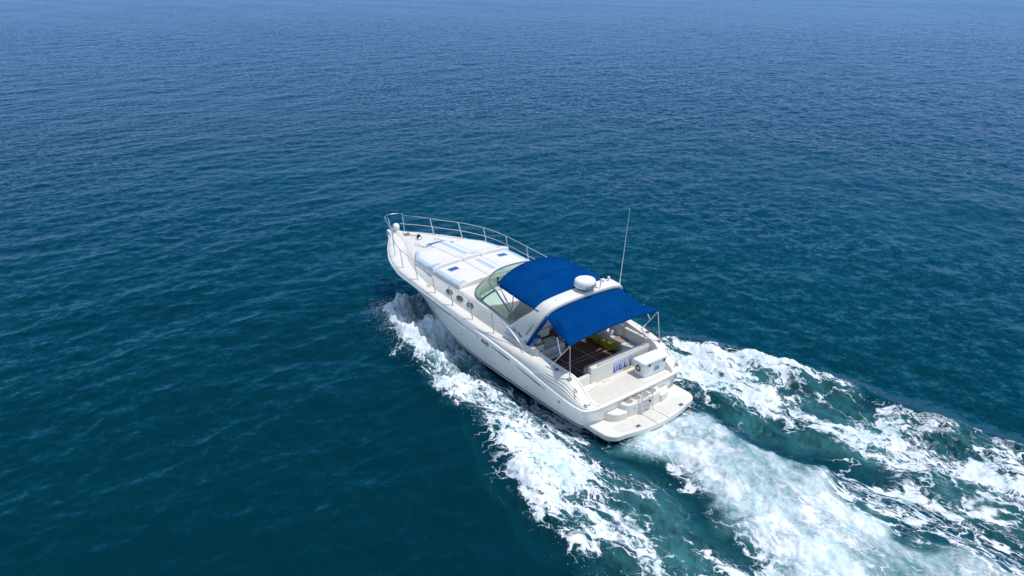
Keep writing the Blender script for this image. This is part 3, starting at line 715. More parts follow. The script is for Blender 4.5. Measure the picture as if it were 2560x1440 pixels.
# moulded ribs fanning over both quarters
for sg in (1, -1):
    for k, t in enumerate((.20, .38, .55, .72)):
        pts = []
        for x in np.linspace(1.75 - .12*k, .0, 22):
            p = deck_profile(x); i = t*lerp(.6, 1, smooth((1.75-x)/1.2))*9 + 1
            a = p[int(i)]; b = p[min(int(i)+1, 10)]; f = i-int(i)
            pts.append((x, (lerp(a[0], b[0], f)+.004)*sg, lerp(a[1], b[1], f)+.003))
        MB().tube(pts, [.003]+[.012]*20+[.006], 6).build('quarter_rib', M['deck'], deck)

# deck fittings
def cleat(p, ang, name='cleat', s=1.0):
    rot = Matrix.Rotation(ang, 4, 'Z'); mb = MB()
    pts = [rot @ Vector((t*.12*s, 0, .045*s + .012*s*abs(t))) for t in (-1, -.5, 0, .5, 1)]
    mb.tube([Vector(p)+q for q in pts], [.009*s, .013*s, .015*s, .013*s, .009*s], 8)
    for t in (-.4, .4): mb.lathe([(.02*s, 0), (.014*s, .02*s), (.014*s, .045*s)], Vector(p)+rot @ Vector((t*.12*s, 0, 0)), 10)
    return mb.build(name, M['steel'], yacht)
for sg in (1, -1):
    cleat((.40, 1.50*sg if False else 1.70*sg, 1.165), rad(20)*-sg, s=.9)
    cleat((2.35, 1.74*sg, 1.495), 0, s=.9); cleat((7.05, 1.74*sg, 1.765), rad(4)*-sg, s=.9)
    cleat((.06, 1.60*sg, .90), rad(70)*sg, s=.8)
    for x, y in ((1.18, 1.66), (.72, 1.63)):
        z = ZD(x)+.006
        c = MB().lathe([(.062, -.002), (.062, .010), (.046, .014), (.040, .004), (.036, -.001)], (x, y*sg, z), 20).build('rod_holder', M['bronze'], yacht)
        MB().lathe([(.038, .0), (.037, .006)], (x, y*sg, z), 16).build('rod_holder_cap', M['dark'], c)
    MB().lathe([(.05, 0), (.045, .03), (.02, .04)], (.07, 1.66*sg, .915), 14, (-.5, .5*sg, .7)).build('stern_light', M['steel'], yacht)

# portlights in the trunk sides
for sg in (1, -1):
    for x in (6.12, 5.58, 5.04):
        yi, yt, zd, zt = YI(x), YT(x), ZD(x), ZT(x)
        c = Vector((x, lerp(yi, yt, .48)*sg + .012*sg, lerp(zd, zt, .52)))
        up = Vector((0, (yt-yi)*sg, zt-zd)).normalized(); fw = Vector((1, 0, .03)).normalized(); out = Vector((0, sg*up.z, -sg*up.y)).normalized()
        def ring(a, b, off): return [c + fw*math.cos(t)*a + up*math.sin(t)*b + out*off for t in np.linspace(0, 2*math.pi, 29)[:-1]]
        fr = MB(); rows = [ring(.176, .080, -.03), ring(.176, .080, .008), ring(.167, .073, .016), ring(.154, .063, .012), ring(.151, .061, -.002)]
        fr.grid([r + [r[0]] for r in rows]); f = fr.build('portlight', M['bronze'], yacht)
        MB().add(ring(.155, .062, .004), [tuple(range(28))]).build('pane', M['smoke'], f)

# ---- foredeck: sun pads in two tiers, hatch, grab rails, windlass, pulpit
PADZ = lambda x, y: ZT(x) + .065*(1-(y/max(YT(x), .1))**2)
def pad_mesh(xs, y_in, y_out, th, sg, edge=.035, rise=0.0):
    """cushion between two outlines, following the crown of the trunk"""
    mb = MB(); cols = np.linspace(0, 1, 9)
    def ztop(x, y, t): return PADZ(x, y) + th + rise*smooth((xs[0]+.55-x)/.55) if rise else PADZ(x, y) + th
    rows = []; n = len(xs)
    for i, x in enumerate(xs):
        ex = min((x-xs[0])/edge, (xs[-1]-x)/edge, 1.0)
        r = [(x, y_out(x)*sg, PADZ(x, y_out(x))-.04)]
        for t in cols:
            y = lerp(y_out(x), y_in(x), t); e = min(1.0, ex, (abs(y-y_out(x)))/edge, abs(y-y_in(x))/edge)
            r.append((x, y*sg, ztop(x, y, t) - edge*.8*(1-math.sqrt(max(0, 1-(1-e)**2)))))
        r.append((x, y_in(x)*sg, PADZ(x, y_in(x))-.04)); rows.append(r)
    lo = [[(p[0], p[1], PADZ(p[0], abs(p[1]))-.04) for p in rows[0]]]; hi = [[(p[0], p[1], PADZ(p[0], abs(p[1]))-.04) for p in rows[-1]]]
    mb.grid(lo + rows + hi)
    return mb
def xs_pad(a, b, e=.035): return [a, a+e*.15, a+e*.5, a+e] + list(np.linspace(a+e*1.5, b-e*1.5, 16)) + [b-e, b-e*.5, b-e*.15, b]
def front_out(x): return min(YT(min(x, 8.2)) + .01, lerp(1.46, .93, smooth((x-8.05)/1.2)*.8 + max(0, x-8.05)*.17))
SEAMY = .34
for sg in (1, -1):
    o = pad_mesh(xs_pad(7.20, 9.02), lambda x: SEAMY+.008, front_out, .13, sg, rise=.09).build('sun_pad', M['cushion'], yacht, angle=50)
    # pale blue border along the outer and front edge
    bd = MB(); w = .14
    RZ = lambda x: .09*smooth((7.75-x)/.55)
    rows = [[(x, (front_out(x)-.012)*sg, PADZ(x, front_out(x))+.122+RZ(x)), (x, (front_out(x)-w)*sg, PADZ(x, front_out(x)-w)+.1335+RZ(x))] for x in np.linspace(7.24, 8.97, 30)]
    bd.grid(rows)
    rows = [[(8.985, y*sg, PADZ(8.99, y)+.122), (8.985-.13, y*sg, PADZ(8.86, y)+.1335)] for y in np.linspace(front_out(8.98)-w*.9, SEAMY+.02, 12)]
    bd.grid(rows)
    bd.grid([[(x, y*sg, PADZ(x, y)+.135+.09*smooth((7.75-x)/.55)) for y in (1.34, 1.12)] for x in np.linspace(7.27, 7.46, 6)])
    bd.build('blue_border', M['piping'], o, fix=False)
    o = pad_mesh(xs_pad(5.80, 7.19), lambda x: SEAMY+.008, lambda x: YT(x)-.02, .12, sg).build('sun_pad', M['cushion'], yacht, angle=50)
    bd = MB()
    rows = [[(x, (YT(x)-.035)*sg, PADZ(x, YT(x)-.035)+.114), (x, (YT(x)-.17)*sg, PADZ(x, YT(x)-.17)+.1235)] for x in np.linspace(5.84, 7.17, 16)]
    bd.grid(rows)
    bd.add([(x, y*sg, PADZ(x, y)+.124) for x, y in ((5.84, 1.325), (5.84, 1.14), (6.02, 1.14), (6.02, 1.325))], [(0, 1, 2, 3)])
    bd.build('blue_border', M['piping'], o, fix=False)
    # small opening hatch let into the after pad
    hx, hy = 6.86, .94
    z = PADZ(hx, hy)+.088
    fr = MB(); a, b = .11, .165
    out_ = [(hx-a-.03, hy-b-.03), (hx+a+.03, hy-b-.03), (hx+a+.03, hy+b+.03), (hx-a-.03, hy+b+.03)]; inn = [(hx-a, hy-b), (hx+a, hy-b), (hx+a, hy+b), (hx-a, hy+b)]
    fr.add([(x, y*sg, PADZ(x, y)+.1245) for x, y in out_] + [(x, y*sg, PADZ(x, y)+.1255) for x, y in inn], [(i, (i+1) % 4, 4+(i+1) % 4, 4+i) for i in range(4)])
    f = fr.build('pad_opening', M['seat_light'], yacht, fix=False)
    MB().add([(x, y*sg, PADZ(x, y)+.126) for x, y in inn], [(0, 1, 2, 3)]).build('deck_skylight', M['hatch'], f, fix=False)
for (a, b, th, ris) in ((7.20, 9.02, .13, .09), (5.80, 7.19, .12, 0)):
    mb = MB(); E_ = SEAMY-.008
    xs = xs_pad(a, b if a < 7 else 9.12)
    rows = []
    for x in xs:
        ex = min((x-xs[0])/.035, (xs[-1]-x)/.035, 1.0); r = [(x, E_, PADZ(x, E_)-.04)]
        for y in np.linspace(E_, -E_, 11):
            e = min(1.0, ex, (E_-abs(y))/.035); r.append((x, y, PADZ(x, y)+th+ris*smooth((a+.55-x)/.55)-.028*(1-math.sqrt(max(0, 1-(1-e)**2)))))
        r.append((x, -E_, PADZ(x, E_)-.04)); rows.append(r)
    f0 = [[(p[0], p[1], PADZ(p[0], p[1])-.04) for p in rows[0]]]; f1 = [[(p[0], p[1], PADZ(p[0], p[1])-.04) for p in rows[-1]]]
    o = mb.grid(f0+rows+f1).build('sun_pad', M['cushion'], yacht, angle=50)
    bd = MB()
    def strip(x0, x1, y0, y1):
        bd.grid([[(x, y, PADZ(x, y)+th+.004+ris*smooth((a+.55-x)/.55)) for y in (y0, y1)] for x in np.linspace(x0, x1, 12)])
    if a > 7: strip(7.56, 9.06, .02, -.14); strip(7.28, 7.44, -.08, -.26)
    else: strip(6.10, 7.05, .02, -.14); strip(5.86, 6.02, -.08, -.26)
    bd.build('blue_border', M['piping'], o, fix=False)

# blue deck hatch ahead of the pads, in a low frame
zf = PADZ(9.0, 0)
MB().prism([(9.44, -.31), (9.44, .31), (8.78, .30), (8.78, -.30)][::-1], zf-.05, zf+.035, .012).build('hatch_frame', M['deck'], yacht)
MB().prism([(9.41, -.28), (9.41, .28), (8.74, .27), (8.74, -.27)][::-1], zf, zf+.05, .012).build('deck_hatch', M['hatch'], yacht)
for sg in (1, -1):
    pts = [(10.02, .40*sg, 1.925), (10.0, .40*sg, 1.985), (9.94, .405*sg, 2.0), (9.4, .43*sg, 2.055), (8.84, .44*sg, 2.125), (8.79, .44*sg, 2.11), (8.77, .44*sg, 2.06)]
    g = MB().tube(pts, .012, 8); g.tube([(9.4, .43*sg, 2.05), (9.4, .43*sg, 1.97)], .010, 6); g.build('grab_rail', M['steel'], yacht)

# anchor windlass, chain, bow pulpit, anchor, light
wz = ZD(10.5)+.004
w = MB().lathe([(.15, 0), (.15, .02), (.125, .035), (.115, .11), (.09, .15), (.05, .165)], (10.42, -.02, wz), 24).build('windlass', M['steel'], yacht)
MB().lathe([(.07, .16), (.07, .19), (.045, .20), (.045, .215), (.065, .225), (.06, .245)], (10.44, -.02, wz), 18).build('windlass_capstan', M['dark'], w)
MB().box((10.42, .02, wz+.012), (.40, .34, .022), .008).build('windlass_base', M['bronze'], w)
MB().tube([(10.5, -.03, wz+.16), (11.1, -.01, wz+.07), (11.55, 0, 1.845), (12.2, 0, 1.80)], .014, 6).build('anchor_chain', M['bronze'], yacht)
b_ = MB(); b_.box((11.2, .02, wz+.035), (.22, .14, .06), .02); b_.lathe([(.06, 0), (.05, .05), (.06, .07)], (11.2, -.05, wz+.02), 14); b_.build('chain_stopper', M['bronze'], yacht)
pp = [(11.2, .36), (11.7, .25), (12.15, .21), (12.36, .17), (12.44, .08), (12.44, -.08), (12.36, -.17), (12.15, -.21), (11.7, -.25), (11.2, -.36)]
pulpit = MB().prism(pp[::-1], 1.675, 1.775, .03, 3).build('bow_pulpit', M['deck'], yacht)
for sg in (1, -1): MB().box((12.34, .055*sg, 1.81), (.26, .012, .10), .004).build('anchor_roller', M['steel'], pulpit)
an = MB(); an.tube([(11.9, 0, 1.805), (12.3, 0, 1.82), (12.50, 0, 1.74)], .02, 8); an.tube([(12.50, 0, 1.74), (12.46, .10, 1.61), (12.29, .14, 1.45)], [.025, .03, .012], 8); an.tube([(12.50, 0, 1.74), (12.46, -.10, 1.61), (12.29, -.14, 1.45)], [.025, .03, .012], 8)
an.build('anchor', M['steel'], yacht)
lt = MB().lathe([(.05, 0), (.05, .07), (.105, .09), (.125, .17), (.115, .25), (.07, .30), (.02, .31)], (11.98, -.02, 1.775), 20).build('search_light', M['radar'], yacht)
MB().lathe([(.085, 0), (.085, .02), (.03, .03)], (12.09, -.02, 1.94), 18, (1, 0, .1)).build('light_lens', M['glass'], lt)
MB().lathe([(.02, 0), (.10, .03), (.12, .12), (.10, .20), (.03, .26)], (11.35, .60, 1.46), 16).build('bow_fender', M['navy_cloth'], yacht)

# bow rail and its stanchions
RX = [11.75, 10.85, 9.85, 8.85, 7.78, 6.66]
def rail_top(x, sg):
    t = smooth((x-10.5)/2.0); return Vector((x, sg*(YD(min(x, 12.0)) + lerp(.02, .12, t) - .01), ZD(x) + lerp(.57, .58, t)))
def rail_pts(x_end, sg):
    xs = np.linspace(x_end, 12.0, 40); return [rail_top(x, sg) for x in xs]
def bow_loop(): return [Vector((12.0 + .30*math.sin(a), .38*math.cos(a), ZD(12.0)+.58+.01*math.sin(a))) for a in np.linspace(.25, math.pi-.25, 11)]
tp = [Vector((2.35, 1.72, 1.49)), Vector((2.9, 1.745, 1.85)), Vector((3.35, 1.78, 2.07)), Vector((3.7, 1.80, 2.13))] + rail_pts(4.2, 1) + bow_loop() + rail_pts(4.2, -1)[::-1] + [Vector((3.7, -1.80, 2.13)), Vector((3.35, -1.78, 2.07)), Vector((2.9, -1.745, 1.85)), Vector((2.35, -1.72, 1.49))]
bow_rail = MB().tube(tp, .0135, 8).build('bow_rail', M['steel'], yacht)
mid = []
for x in np.linspace(6.0, 12.0, 40):
    t = rail_top(x, -1); mid.append(Vector((x, -(YD(min(x, 12)) - .0 + .01), ZD(x) + (t.z-ZD(x))*.48)))
MB().tube(mid, .0125, 6).build('middle_rail', M['steel'], bow_rail)
for sg in (1, -1):
    for x in (10.72, 9.70, 8.68, 7.60, 6.55, 5.60, 4.60, 3.62):
        b = Vector((x, sg*(YD(x)-.01), ZD(x))); xt = min(x+.16, 11.9); t = rail_top(xt, sg) if xt > 4.2 else Vector((x+.12, 1.80*sg, 2.135))
        g = MB().tube([b, t], .016, 8); g.lathe([(.04, 0), (.036, .010), (.016, .022)], b, 14); g.build('stanchion', M['steel'], yacht)
    b = Vector((11.75, .22*sg, 1.79)); g = MB().tube([b, Vector((12.08, .37*sg, ZD(12)+.58))], .0125, 8); g.lathe([(.035, 0), (.016, .02)], b, 12); g.build('stanchion', M['steel'], yacht)
MB().tube([(12.28, .12, ZD(12)+.58), (12.30, .12, ZD(12)+1.12)], [.006, .003], 6).build('flag_staff', M['steel'], yacht)

# ---- windscreen: curved base on the coaming, raked panes, grey frame
def ws_base(u):
    """u -1 (starboard after end) .. 0 (centre) .. 1 (port after end)"""
    s = 1 if u >= 0 else -1; a = abs(u)
    if a <= .5:
        t = a/.5; ang = t*math.pi/2*.97; x = 4.70 + 1.15*math.cos(ang); y = 1.44*math.sin(ang); 
    else:
        t = (a-.5)/.5; x = lerp(4.70 + 1.15*math.cos(math.pi/2*.97), 3.22, t); y = lerp(1.44*math.sin(math.pi/2*.97), 1.565, t)
    z = ZT(min(x, 5.85)) + .022 + (.035 if a < .5 else .035*(1-(a-.5)/.5))
    return Vector((x, y*s, z))
def ws_top(u):
    b = ws_base(u); a = abs(u); s = 1 if u >= 0 else -1
    if a <= .5:
        t = a/.5; return Vector((b.x - lerp(.62, .52, t), b.y*lerp(.93, .905, t), lerp(2.60, 2.50, t**2)))
    t = (a-.5)/.5
    return Vector((lerp(4.75-.52, 2.90, t), lerp(1.30, 1.53, t)*s, lerp(2.50, 2.00, t)))
fr = MB(); us = np.linspace(-1, 1, 81)
fr.tube([ws_base(u) for u in us], .022, 8); fr.tube([ws_top(u) for u in us], .024, 8)
for u in (.5, .17, -.17, -.5): fr.tube([ws_base(u), ws_top(u)], .027 if abs(u) == .5 else .018, 8)
for u in (1, -1): fr.tube([ws_base(u), ws_top(u)], .018, 6)
ws = fr.build('windscreen_frame', M['alu'], yacht)
for a, b in ((-1, -.5), (-.5, -.17), (-.17, .17), (.17, .5), (.5, 1)):
    uu = np.linspace(a, b, 17); MB().grid([[ws_base(u), ws_top(u)] for u in uu]).build('glass_pane', M['glass'], ws, fix=False)
for sg in (1, -1):   # the vent arm seen through the port side
    MB().tube([(4.02, 1.22*sg, 2.49), (3.9, 1.12*sg, 2.2), (3.72, 1.10*sg, 1.9)], .012, 6).build('support_strut', M['steel'], ws)

# ---- radar arch
def arch_section(s):
    """s from 0 (port foot) to 1 (starboard foot): fore, aft edge points and half thickness direction"""
    pass
foot = ((3.30, 1.655, 1.80), (2.46, 1.655, 1.60)); knee = ((2.42, 1.40, 2.56), (1.98, 1.40, 2.48)); shoulder = ((2.30, 1.20, 2.76), (1.87, 1.20, 2.70)); mid_ = ((2.26, 0, 2.86), (1.84, 0, 2.81))
ctrl = [foot, ((3.02, 1.60, 2.02), (2.32, 1.60, 1.86)), ((2.70, 1.515, 2.31), (2.15, 1.515, 2.20)), knee, shoulder, ((2.27, .95, 2.815), (1.85, .95, 2.76)), ((2.26, .5, 2.85), (1.84, .5, 2.795)), mid_]
ctrl = ctrl + [tuple((p[0], -p[1], p[2]) for p in c) for c in reversed(ctrl[:-1])]
tt = np.arange(len(ctrl)); fF = [pchip(tt, [c[0][k] for c in ctrl]) for k in range(3)]; fA = [pchip(tt, [c[1][k] for c in ctrl]) for k in range(3)]
ar = MB(); rows = []
S_ = np.linspace(0, len(ctrl)-1, 97)
for i, s in enumerate(S_):
    F = Vector([f(s) for f in fF]); A_ = Vector([f(s) for f in fA]); ds = .05
    T = (Vector([f(min(s+ds, tt[-1])) for f in fF]) - Vector([f(max(s-ds, 0)) for f in fF])).normalized()
    W = (F-A_).normalized(); Nn = T.cross(W).normalized()
    if Nn.z < 0 and abs(Nn.z) > .3: Nn = -Nn
    c0 = Vector((2.3, 0, 1.9)); 
    if Nn.dot((F+A_)/2 - c0) < 0: Nn = -Nn
    th = .055; C = (F+A_)/2; hw = (F-A_).length/2
    prof = [(1, -.2), (.985, .55), (.92, .95), (.5, 1.15), (0, 1.2), (-.5, 1.15), (-.92, .95), (-.985, .55), (-1, -.2), (-.95, -.8), (-.5, -1), (0, -1), (.5, -1), (.95, -.8)]
    rows.append([C + W*hw*a + Nn*th*b for a, b in prof] + [C + W*hw*prof[0][0] + Nn*th*prof[0][1]])
ar.grid(rows)
arch = ar.build('radar_arch', M['deck'], yacht, angle=40)
for sg in (1, -1):    # moulded foot with louvre steps behind the arch leg
    fb = MB()
    fb.prism([(3.34, 1.70*sg), (3.30, 1.60*sg), (2.1, 1.57*sg), (1.92, 1.64*sg), (2.3, 1.71*sg)][::(1 if sg > 0 else -1)], 1.47, 1.66, .05, 3)
    fb.build('arch_foot', M['deck'], arch)
    for k in range(3):
        MB().box((2.72+.0*k, 1.712*sg, 1.56+.05*k), (.9-.16*k, .018, .026), .006).build('louvre', M['deck'], arch)
    MB().tube([(2.42, 1.675*sg, 1.93), (2.16, 1.62*sg, 2.33)], .013, 6).build('arch_grip', M['alu'], arch)
# script badge on the port face of the arch
text_mesh('arch_badge', 'Sea Ray', .125, frame((2.98, 1.692, 1.90), (-1, .02, -.25), (.0, -.18, 1)), M['graphic'], arch, .003, .35, 1.1)
text_mesh('arch_badge', 'Ex', .10, frame((2.47, 1.696, 1.72), (-1, .02, -.25), (.0, -.18, 1)), M['graphic'], arch, .003, .35, 1.2)
for y, r in ((.95, .03), (-.62, .045)):
    MB().lathe([(r, 0), (r, .012), (r*.5, .03), (.005, .034)], (2.06, y, 2.83 + .0), 14).build('arch_lamp', M['lightgrey'], arch)
MB().lathe([(.045, 0), (.055, .03), (.06, .06), (.05, .09), (.02, .105)], (2.15, -.82, 2.855), 18).build('compass_antenna', M['radar'], arch)
MB().lathe([(.035, 0), (.03, .06), (.04, .07), (.035, .12)], (2.13, -1.02, 2.85), 14).build('arch_horn', M['radar'], arch)

# radar dome on its bracket
DC = Vector((2.05, -.06, 2.885))
rb_ = MB(); rb_.box(DC + Vector((0, 0, .035)), (.30, .34, .05), .015); rb_.box(DC + Vector((0, 0, .075)), (.22, .24, .05), .01)
for a in (.11, -.11):
    for b in (.13, -.13): rb_.lathe([(.02, 0), (.02, .09)], DC + Vector((a, b, 0)), 8)
radar = MB().lathe([(.10, .085), (.235, .09), (.275, .105), (.298, .14), (.292, .20), (.282, .262), (.262, .295), (.21, .318), (.12, .330), (.02, .333)], DC, 56).build('radar_dome', M['radar'], yacht, angle=60)
rb_.build('radar_bracket', M['alu'], radar)
MB().lathe([(.02, .332), (.018, .338)], DC, 10).build('vent_plug', M['lightgrey'], radar)
# maker's word wrapped round the dome's aft side
def wrap_text(body, size, ang0, zc, r_, m, name):
    cu = text_mesh(name, body, size, Matrix.Identity(4), m, radar, .0)
    wv = [v.co.x for v in cu.data.vertices]; cx = (min(wv)+max(wv))/2
    bm = bmesh.new(); bm.from_mesh(cu.data); bmesh.ops.triangulate(bm, faces=bm.faces[:]); 
    for _ in range(2): bmesh.ops.subdivide_edges(bm, edges=[e for e in bm.edges if abs(e.verts[0].co.x-e.verts[1].co.x) > .03], cuts=2)
    for v in bm.verts:
        a = ang0 + (v.co.x-cx)/r_; rr = r_ - .13*(v.co.y)
        v.co = Vector((DC.x + math.cos(a)*rr, DC.y + math.sin(a)*rr, DC.z + zc + v.co.y))
    bm.to_mesh(cu.data); bm.free(); return cu
wrap_text('GARMIN', .120, rad(184), .142, .3075, M['graphic'], 'radar_lettering')
wrap_text('HD', .05, rad(105), .165, .3065, M['lightgrey'], 'radar_lettering')
# small whip with a curved foot beside the dome, and the tall aerial
mw_ = MB().tube([(1.90, -.30, 2.86), (1.89, -.40, 2.865), (1.885, -.455, 2.90), (1.885, -.47, 2.98), (1.885, -.47, 3.16)], .018, 8).build('anchor_light_pole', M['radar'], yacht)
MB().lathe([(.030, 0), (.036, .02), (.036, .09), (.02, .11)], (1.885, -.47, 3.155), 14).build('anchor_light', M['blackp'], mw_)
wa = MB().tube([(2.10, -1.42, 2.60), (2.085, -1.42, 2.78), (1.86, -1.42, 4.90)], [.020, .012, .005], 8).build('whip_aerial', M['radar'], yacht)
MB().lathe([(.045, 0), (.04, .05), (.025, .09), (.02, .14)], (2.10, -1.42, 2.58), 12).build('aerial_foot', M['steel'], wa)

# ---- awnings
def canvas_sheet(P, nu, nv, name, th=.012):
    """P(u, v) -> point; closed thin cloth with hemmed edge"""
    us = np.linspace(0, 1, nu); vs = np.linspace(0, 1, nv)
    top = [[Vector(P(u, v)) for v in vs] for u in us]
    mb = MB(); mb.grid(top)
    o = mb.build(name, M['canvas'], yacht, angle=60, fix=True)
    if o.data.polygons[0].normal.z < 0: o.data.flip_normals()
    md = o.modifiers.new('thickness', 'SOLIDIFY'); md.thickness = th; md.offset = -1
    return o
def fore_canvas(u, v):
    """u 0 at the front bow, 1 at the arch; v across port to starboard"""
    y = 1 - 2*v; a = abs(y)
    x = lerp(4.06, 2.20, u) + .10*(1-u)*(1-a**2)
    w = lerp(1.34, 1.42, smooth(u)) ; ze = lerp(2.77, 2.67, u) - .03*math.sin(math.pi*u)
    crown = lerp(.30, .165, u) + .17*math.sin(math.pi*min(u*1.15, 1))*1.0*(1-u)
    z = ze + crown*(1-a**2.3) 
    z -= .06*(a**14)*(1-.3*u)
    z += .010*math.sin(7*u+3*y)*(1-a) 
    return (x, y*w, z)
fc = canvas_sheet(fore_canvas, 30, 41, 'fore_awning')
def aft_canvas(u, v):
    """u 0 at the arch, 1 at the after bow"""
    y = 1 - 2*v; a = abs(y)
    x = lerp(1.90, .76, u); w = lerp(1.40, 1.60, smooth(u))
    ze = lerp(2.60, 2.30, u); crown = lerp(.165, .085, u)
    z = ze + crown*(1-a**2.4) - .035*math.sin(math.pi*u)*(1-a*.4)
    if a > .84:      # the sides hang
        e = (a-.84)/.16; z -= lerp(.03, .02, u)*e; 
        z -= .24*math.sin(math.pi*u)**1.0*(1-u)*e**1.5
        z += .022*math.sin(26*u + 4*a)*e*(1-u)
        x += .012*math.sin(17*a + 9*u)*e
        w -= .05*math.sin(math.pi*u)*e
    return (x, math.copysign(a, y)*w, z)
ac = canvas_sheet(aft_canvas, 34, 61, 'aft_awning')
for sg in (1, -1):      # cloth strips zipped down the after edge of each arch leg
    pts = [(1.90, 1.40, 2.60), (1.93, 1.50, 2.46), (2.10, 1.57, 2.18), (2.28, 1.635, 1.86), (2.42, 1.675, 1.60)]
    mb = MB(); rows = [[(p[0]-.0, p[1]*sg, p[2]), (p[0]-.055, (p[1]+.012)*sg, p[2]-.03), (p[0]-.095, (p[1]-.01)*sg, p[2]-.035)] for p in pts]
    o = mb.grid(rows).build('side_flap', M['canvas'], ac, fix=False); md = o.modifiers.new('thickness', 'SOLIDIFY'); md.thickness = .012
# seams sewn across the cloth and rolled hems
def sew(P, fixed, axis, r, parent, name, n=40):
    pts = [Vector(P(fixed, t) if axis == 'u' else P(t, fixed)) + Vector((0, 0, .004)) for t in np.linspace(0.0, 1.0, n)]
    return MB().tube(pts, r, 6).build(name, M['canvas'], parent)
sew(fore_canvas, 0.0, 'u', .016, fc, 'front_hem'); sew(fore_canvas, .48, 'u', .006, fc, 'cloth_seam'); sew(fore_canvas, 0.0, 'v', .012, fc, 'side_hem'); sew(fore_canvas, 1.0, 'v', .012, fc, 'side_hem')
sew(aft_canvas, 1.0, 'u', .034, ac, 'after_hem'); sew(aft_canvas, 0.0, 'v', .010, ac, 'side_hem'); sew(aft_canvas, 1.0, 'v', .010, ac, 'side_hem'); sew(aft_canvas, .5, 'v', .005, ac, 'cloth_seam')
# steel bows and props
for sg in (1, -1):
    cor = Vector((.78, 1.585*sg, 2.25)); fork = Vector((1.40, 1.665*sg, 1.455))
    for nm, a, b in (('awning_prop', cor, (.70, 1.645*sg, 1.365)), ('awning_prop', cor, fork), ('awning_prop', Vector((1.30, 1.56*sg, 2.28)), fork.lerp(cor, .52))):
        g = MB().tube([a, b], .0135, 8); g.lathe([(.03, 0), (.028, .012), (.016, .03)], (b[0], b[1], b[2]), 10) if b is not None and a is cor else None
        g.build(nm, M['steel'], yacht)
    MB().tube([(4.02, 1.33*sg, 2.76), (3.86, 1.22*sg, 2.3), (3.62, 1.35*sg, 2.05)], .013, 8).build('awning_prop', M['steel'], yacht)
    MB().tube([(3.30, 1.38*sg, 2.70), (3.34, 1.40*sg, 2.3), (3.42, 1.44*sg, 2.05)], .013, 8).build('awning_prop', M['steel'], yacht)
MB().tube([Vector(aft_canvas(.96, t)) - Vector((0, 0, .045)) for t in np.linspace(0, 1, 25)], .013, 8).build('awning_bow', M['steel'], yacht)
MB().tube([Vector(fore_canvas(0.06, t)) - Vector((0, 0, .04)) for t in np.linspace(0, 1, 25)], .013, 8).build('awning_bow', M['steel'], yacht)

# ---- cockpit
fl = MB()
fpts = [(.95, -1.50), (.95, 1.50), (2.2, 1.56), (4.3, 1.50), (4.3, -1.50), (2.2, -1.56)]
fl.add([(x, y, .65) for x, y in fpts], [tuple(range(6))]); fl.add([(x, y, .57) for x, y in fpts], [tuple(reversed(range(6)))])
cf = fl.build('cockpit_floor', M['floor'], yacht, fix=False)
jt = MB()
for y in (.30, -.50): jt.box((2.5, y, .653), (3.1, .022, .006))
for x in (2.16, 2.31, 3.05): jt.box((x, .02, .6535), (.022, 3.0, .006))
jt.build('floor_joint', M['lightgrey'], cf)
# dash, cabin top ahead of the wheel, companionway door
di = MB()
di.prism([(5.72, 0), (5.45, .95), (5.0, 1.22), (4.75, 1.22), (4.60, .9), (4.45, .2), (4.2, 0), (4.2, -.95), (4.35, -1.30), (4.8, -1.34), (5.45, -.95)], .60, 1.82, .05, 3)
dash = di.build('dashboard', M['dash'], yacht)
MB().prism([(4.85, -.25), (4.35, -.22), (4.32, -.95), (4.85, -.95)], 1.80, 1.92, .04, 3).build('instrument_hood', M['dashgrey'], dash)
whl = MB(); wc = Vector((4.0, -.60, 1.66)); q = Vector((-1, 0, .55)).to_track_quat('Z', 'Y')
whl.tube([wc + q @ Vector((.20*math.cos(a), .20*math.sin(a), 0)) for a in np.linspace(0, 2*math.pi, 25)[:-1]], .016, 8, True)
for a in (0, 2.1, 4.2): whl.tube([wc, wc + q @ Vector((.20*math.cos(a), .20*math.sin(a), 0))], .010, 6)
whl.build('steering_wheel', M['blackp'], yacht)
# companion bench to port, backrest panel behind the windscreen
hs = MB().box((3.58, .86, 1.20), (.30, 1.0, 1.10), .10, 4, Matrix.Rotation(rad(-9), 3, 'Y')).build('companion_backrest', M['seat'], yacht)
g = MB().tube([(3.79, 1.20, 1.45), (3.82, 1.22, 1.50), (3.82, .62, 1.50), (3.79, .60, 1.45)], .013, 6).build('grab_handle', M['dark'], hs)
MB().box((3.95, .86, 1.00), (.55, 1.0, .16), .06, 4).build('companion_cushion', M['seat'], yacht)
hs2 = MB().box((3.25, -.62, 1.36), (.18, .62, .62), .08, 4, Matrix.Rotation(rad(-10), 3, 'Y')).build('helm_seat', M['seat'], yacht)
MB().box((3.50, -.62, 1.10), (.50, .60, .16), .07, 4).build('helm_cushion', M['seat'], hs2)
MB().lathe([(.16, .65), (.15, .68), (.06, .66), (.06, 1.03)], (3.5, -.62, 0), 18).build('seat_pedestal', M['steel'], hs2)
# rounded lounge seat facing aft beside the wet bar
ls = MB().box((3.00, .40, .90), (.62, .86, .30), .13, 5).build('lounge_seat', M['seat'], yacht)
MB().tube([(3.24, .12, 1.053), (2.80, .12, 1.053), (2.76, .17, 1.053), (2.76, .74, 1.053)], .010, 6).build('seat_piping', M['dashgrey'], ls)
lb = MB().box((3.32, .52, 1.38), (.20, .86, .62), .09, 4, Matrix.Rotation(rad(-12), 3, 'Y')).build('lounge_backrest', M['seat'], yacht)
MB().box((3.205, .52, 1.40), (.012, .80, .018), .004, 1).build('seat_piping', M['dashgrey'], lb)
MB().box((3.00, .40, .72), (.54, .76, .12), .02).build('seat_plinth', M['dash'], ls)
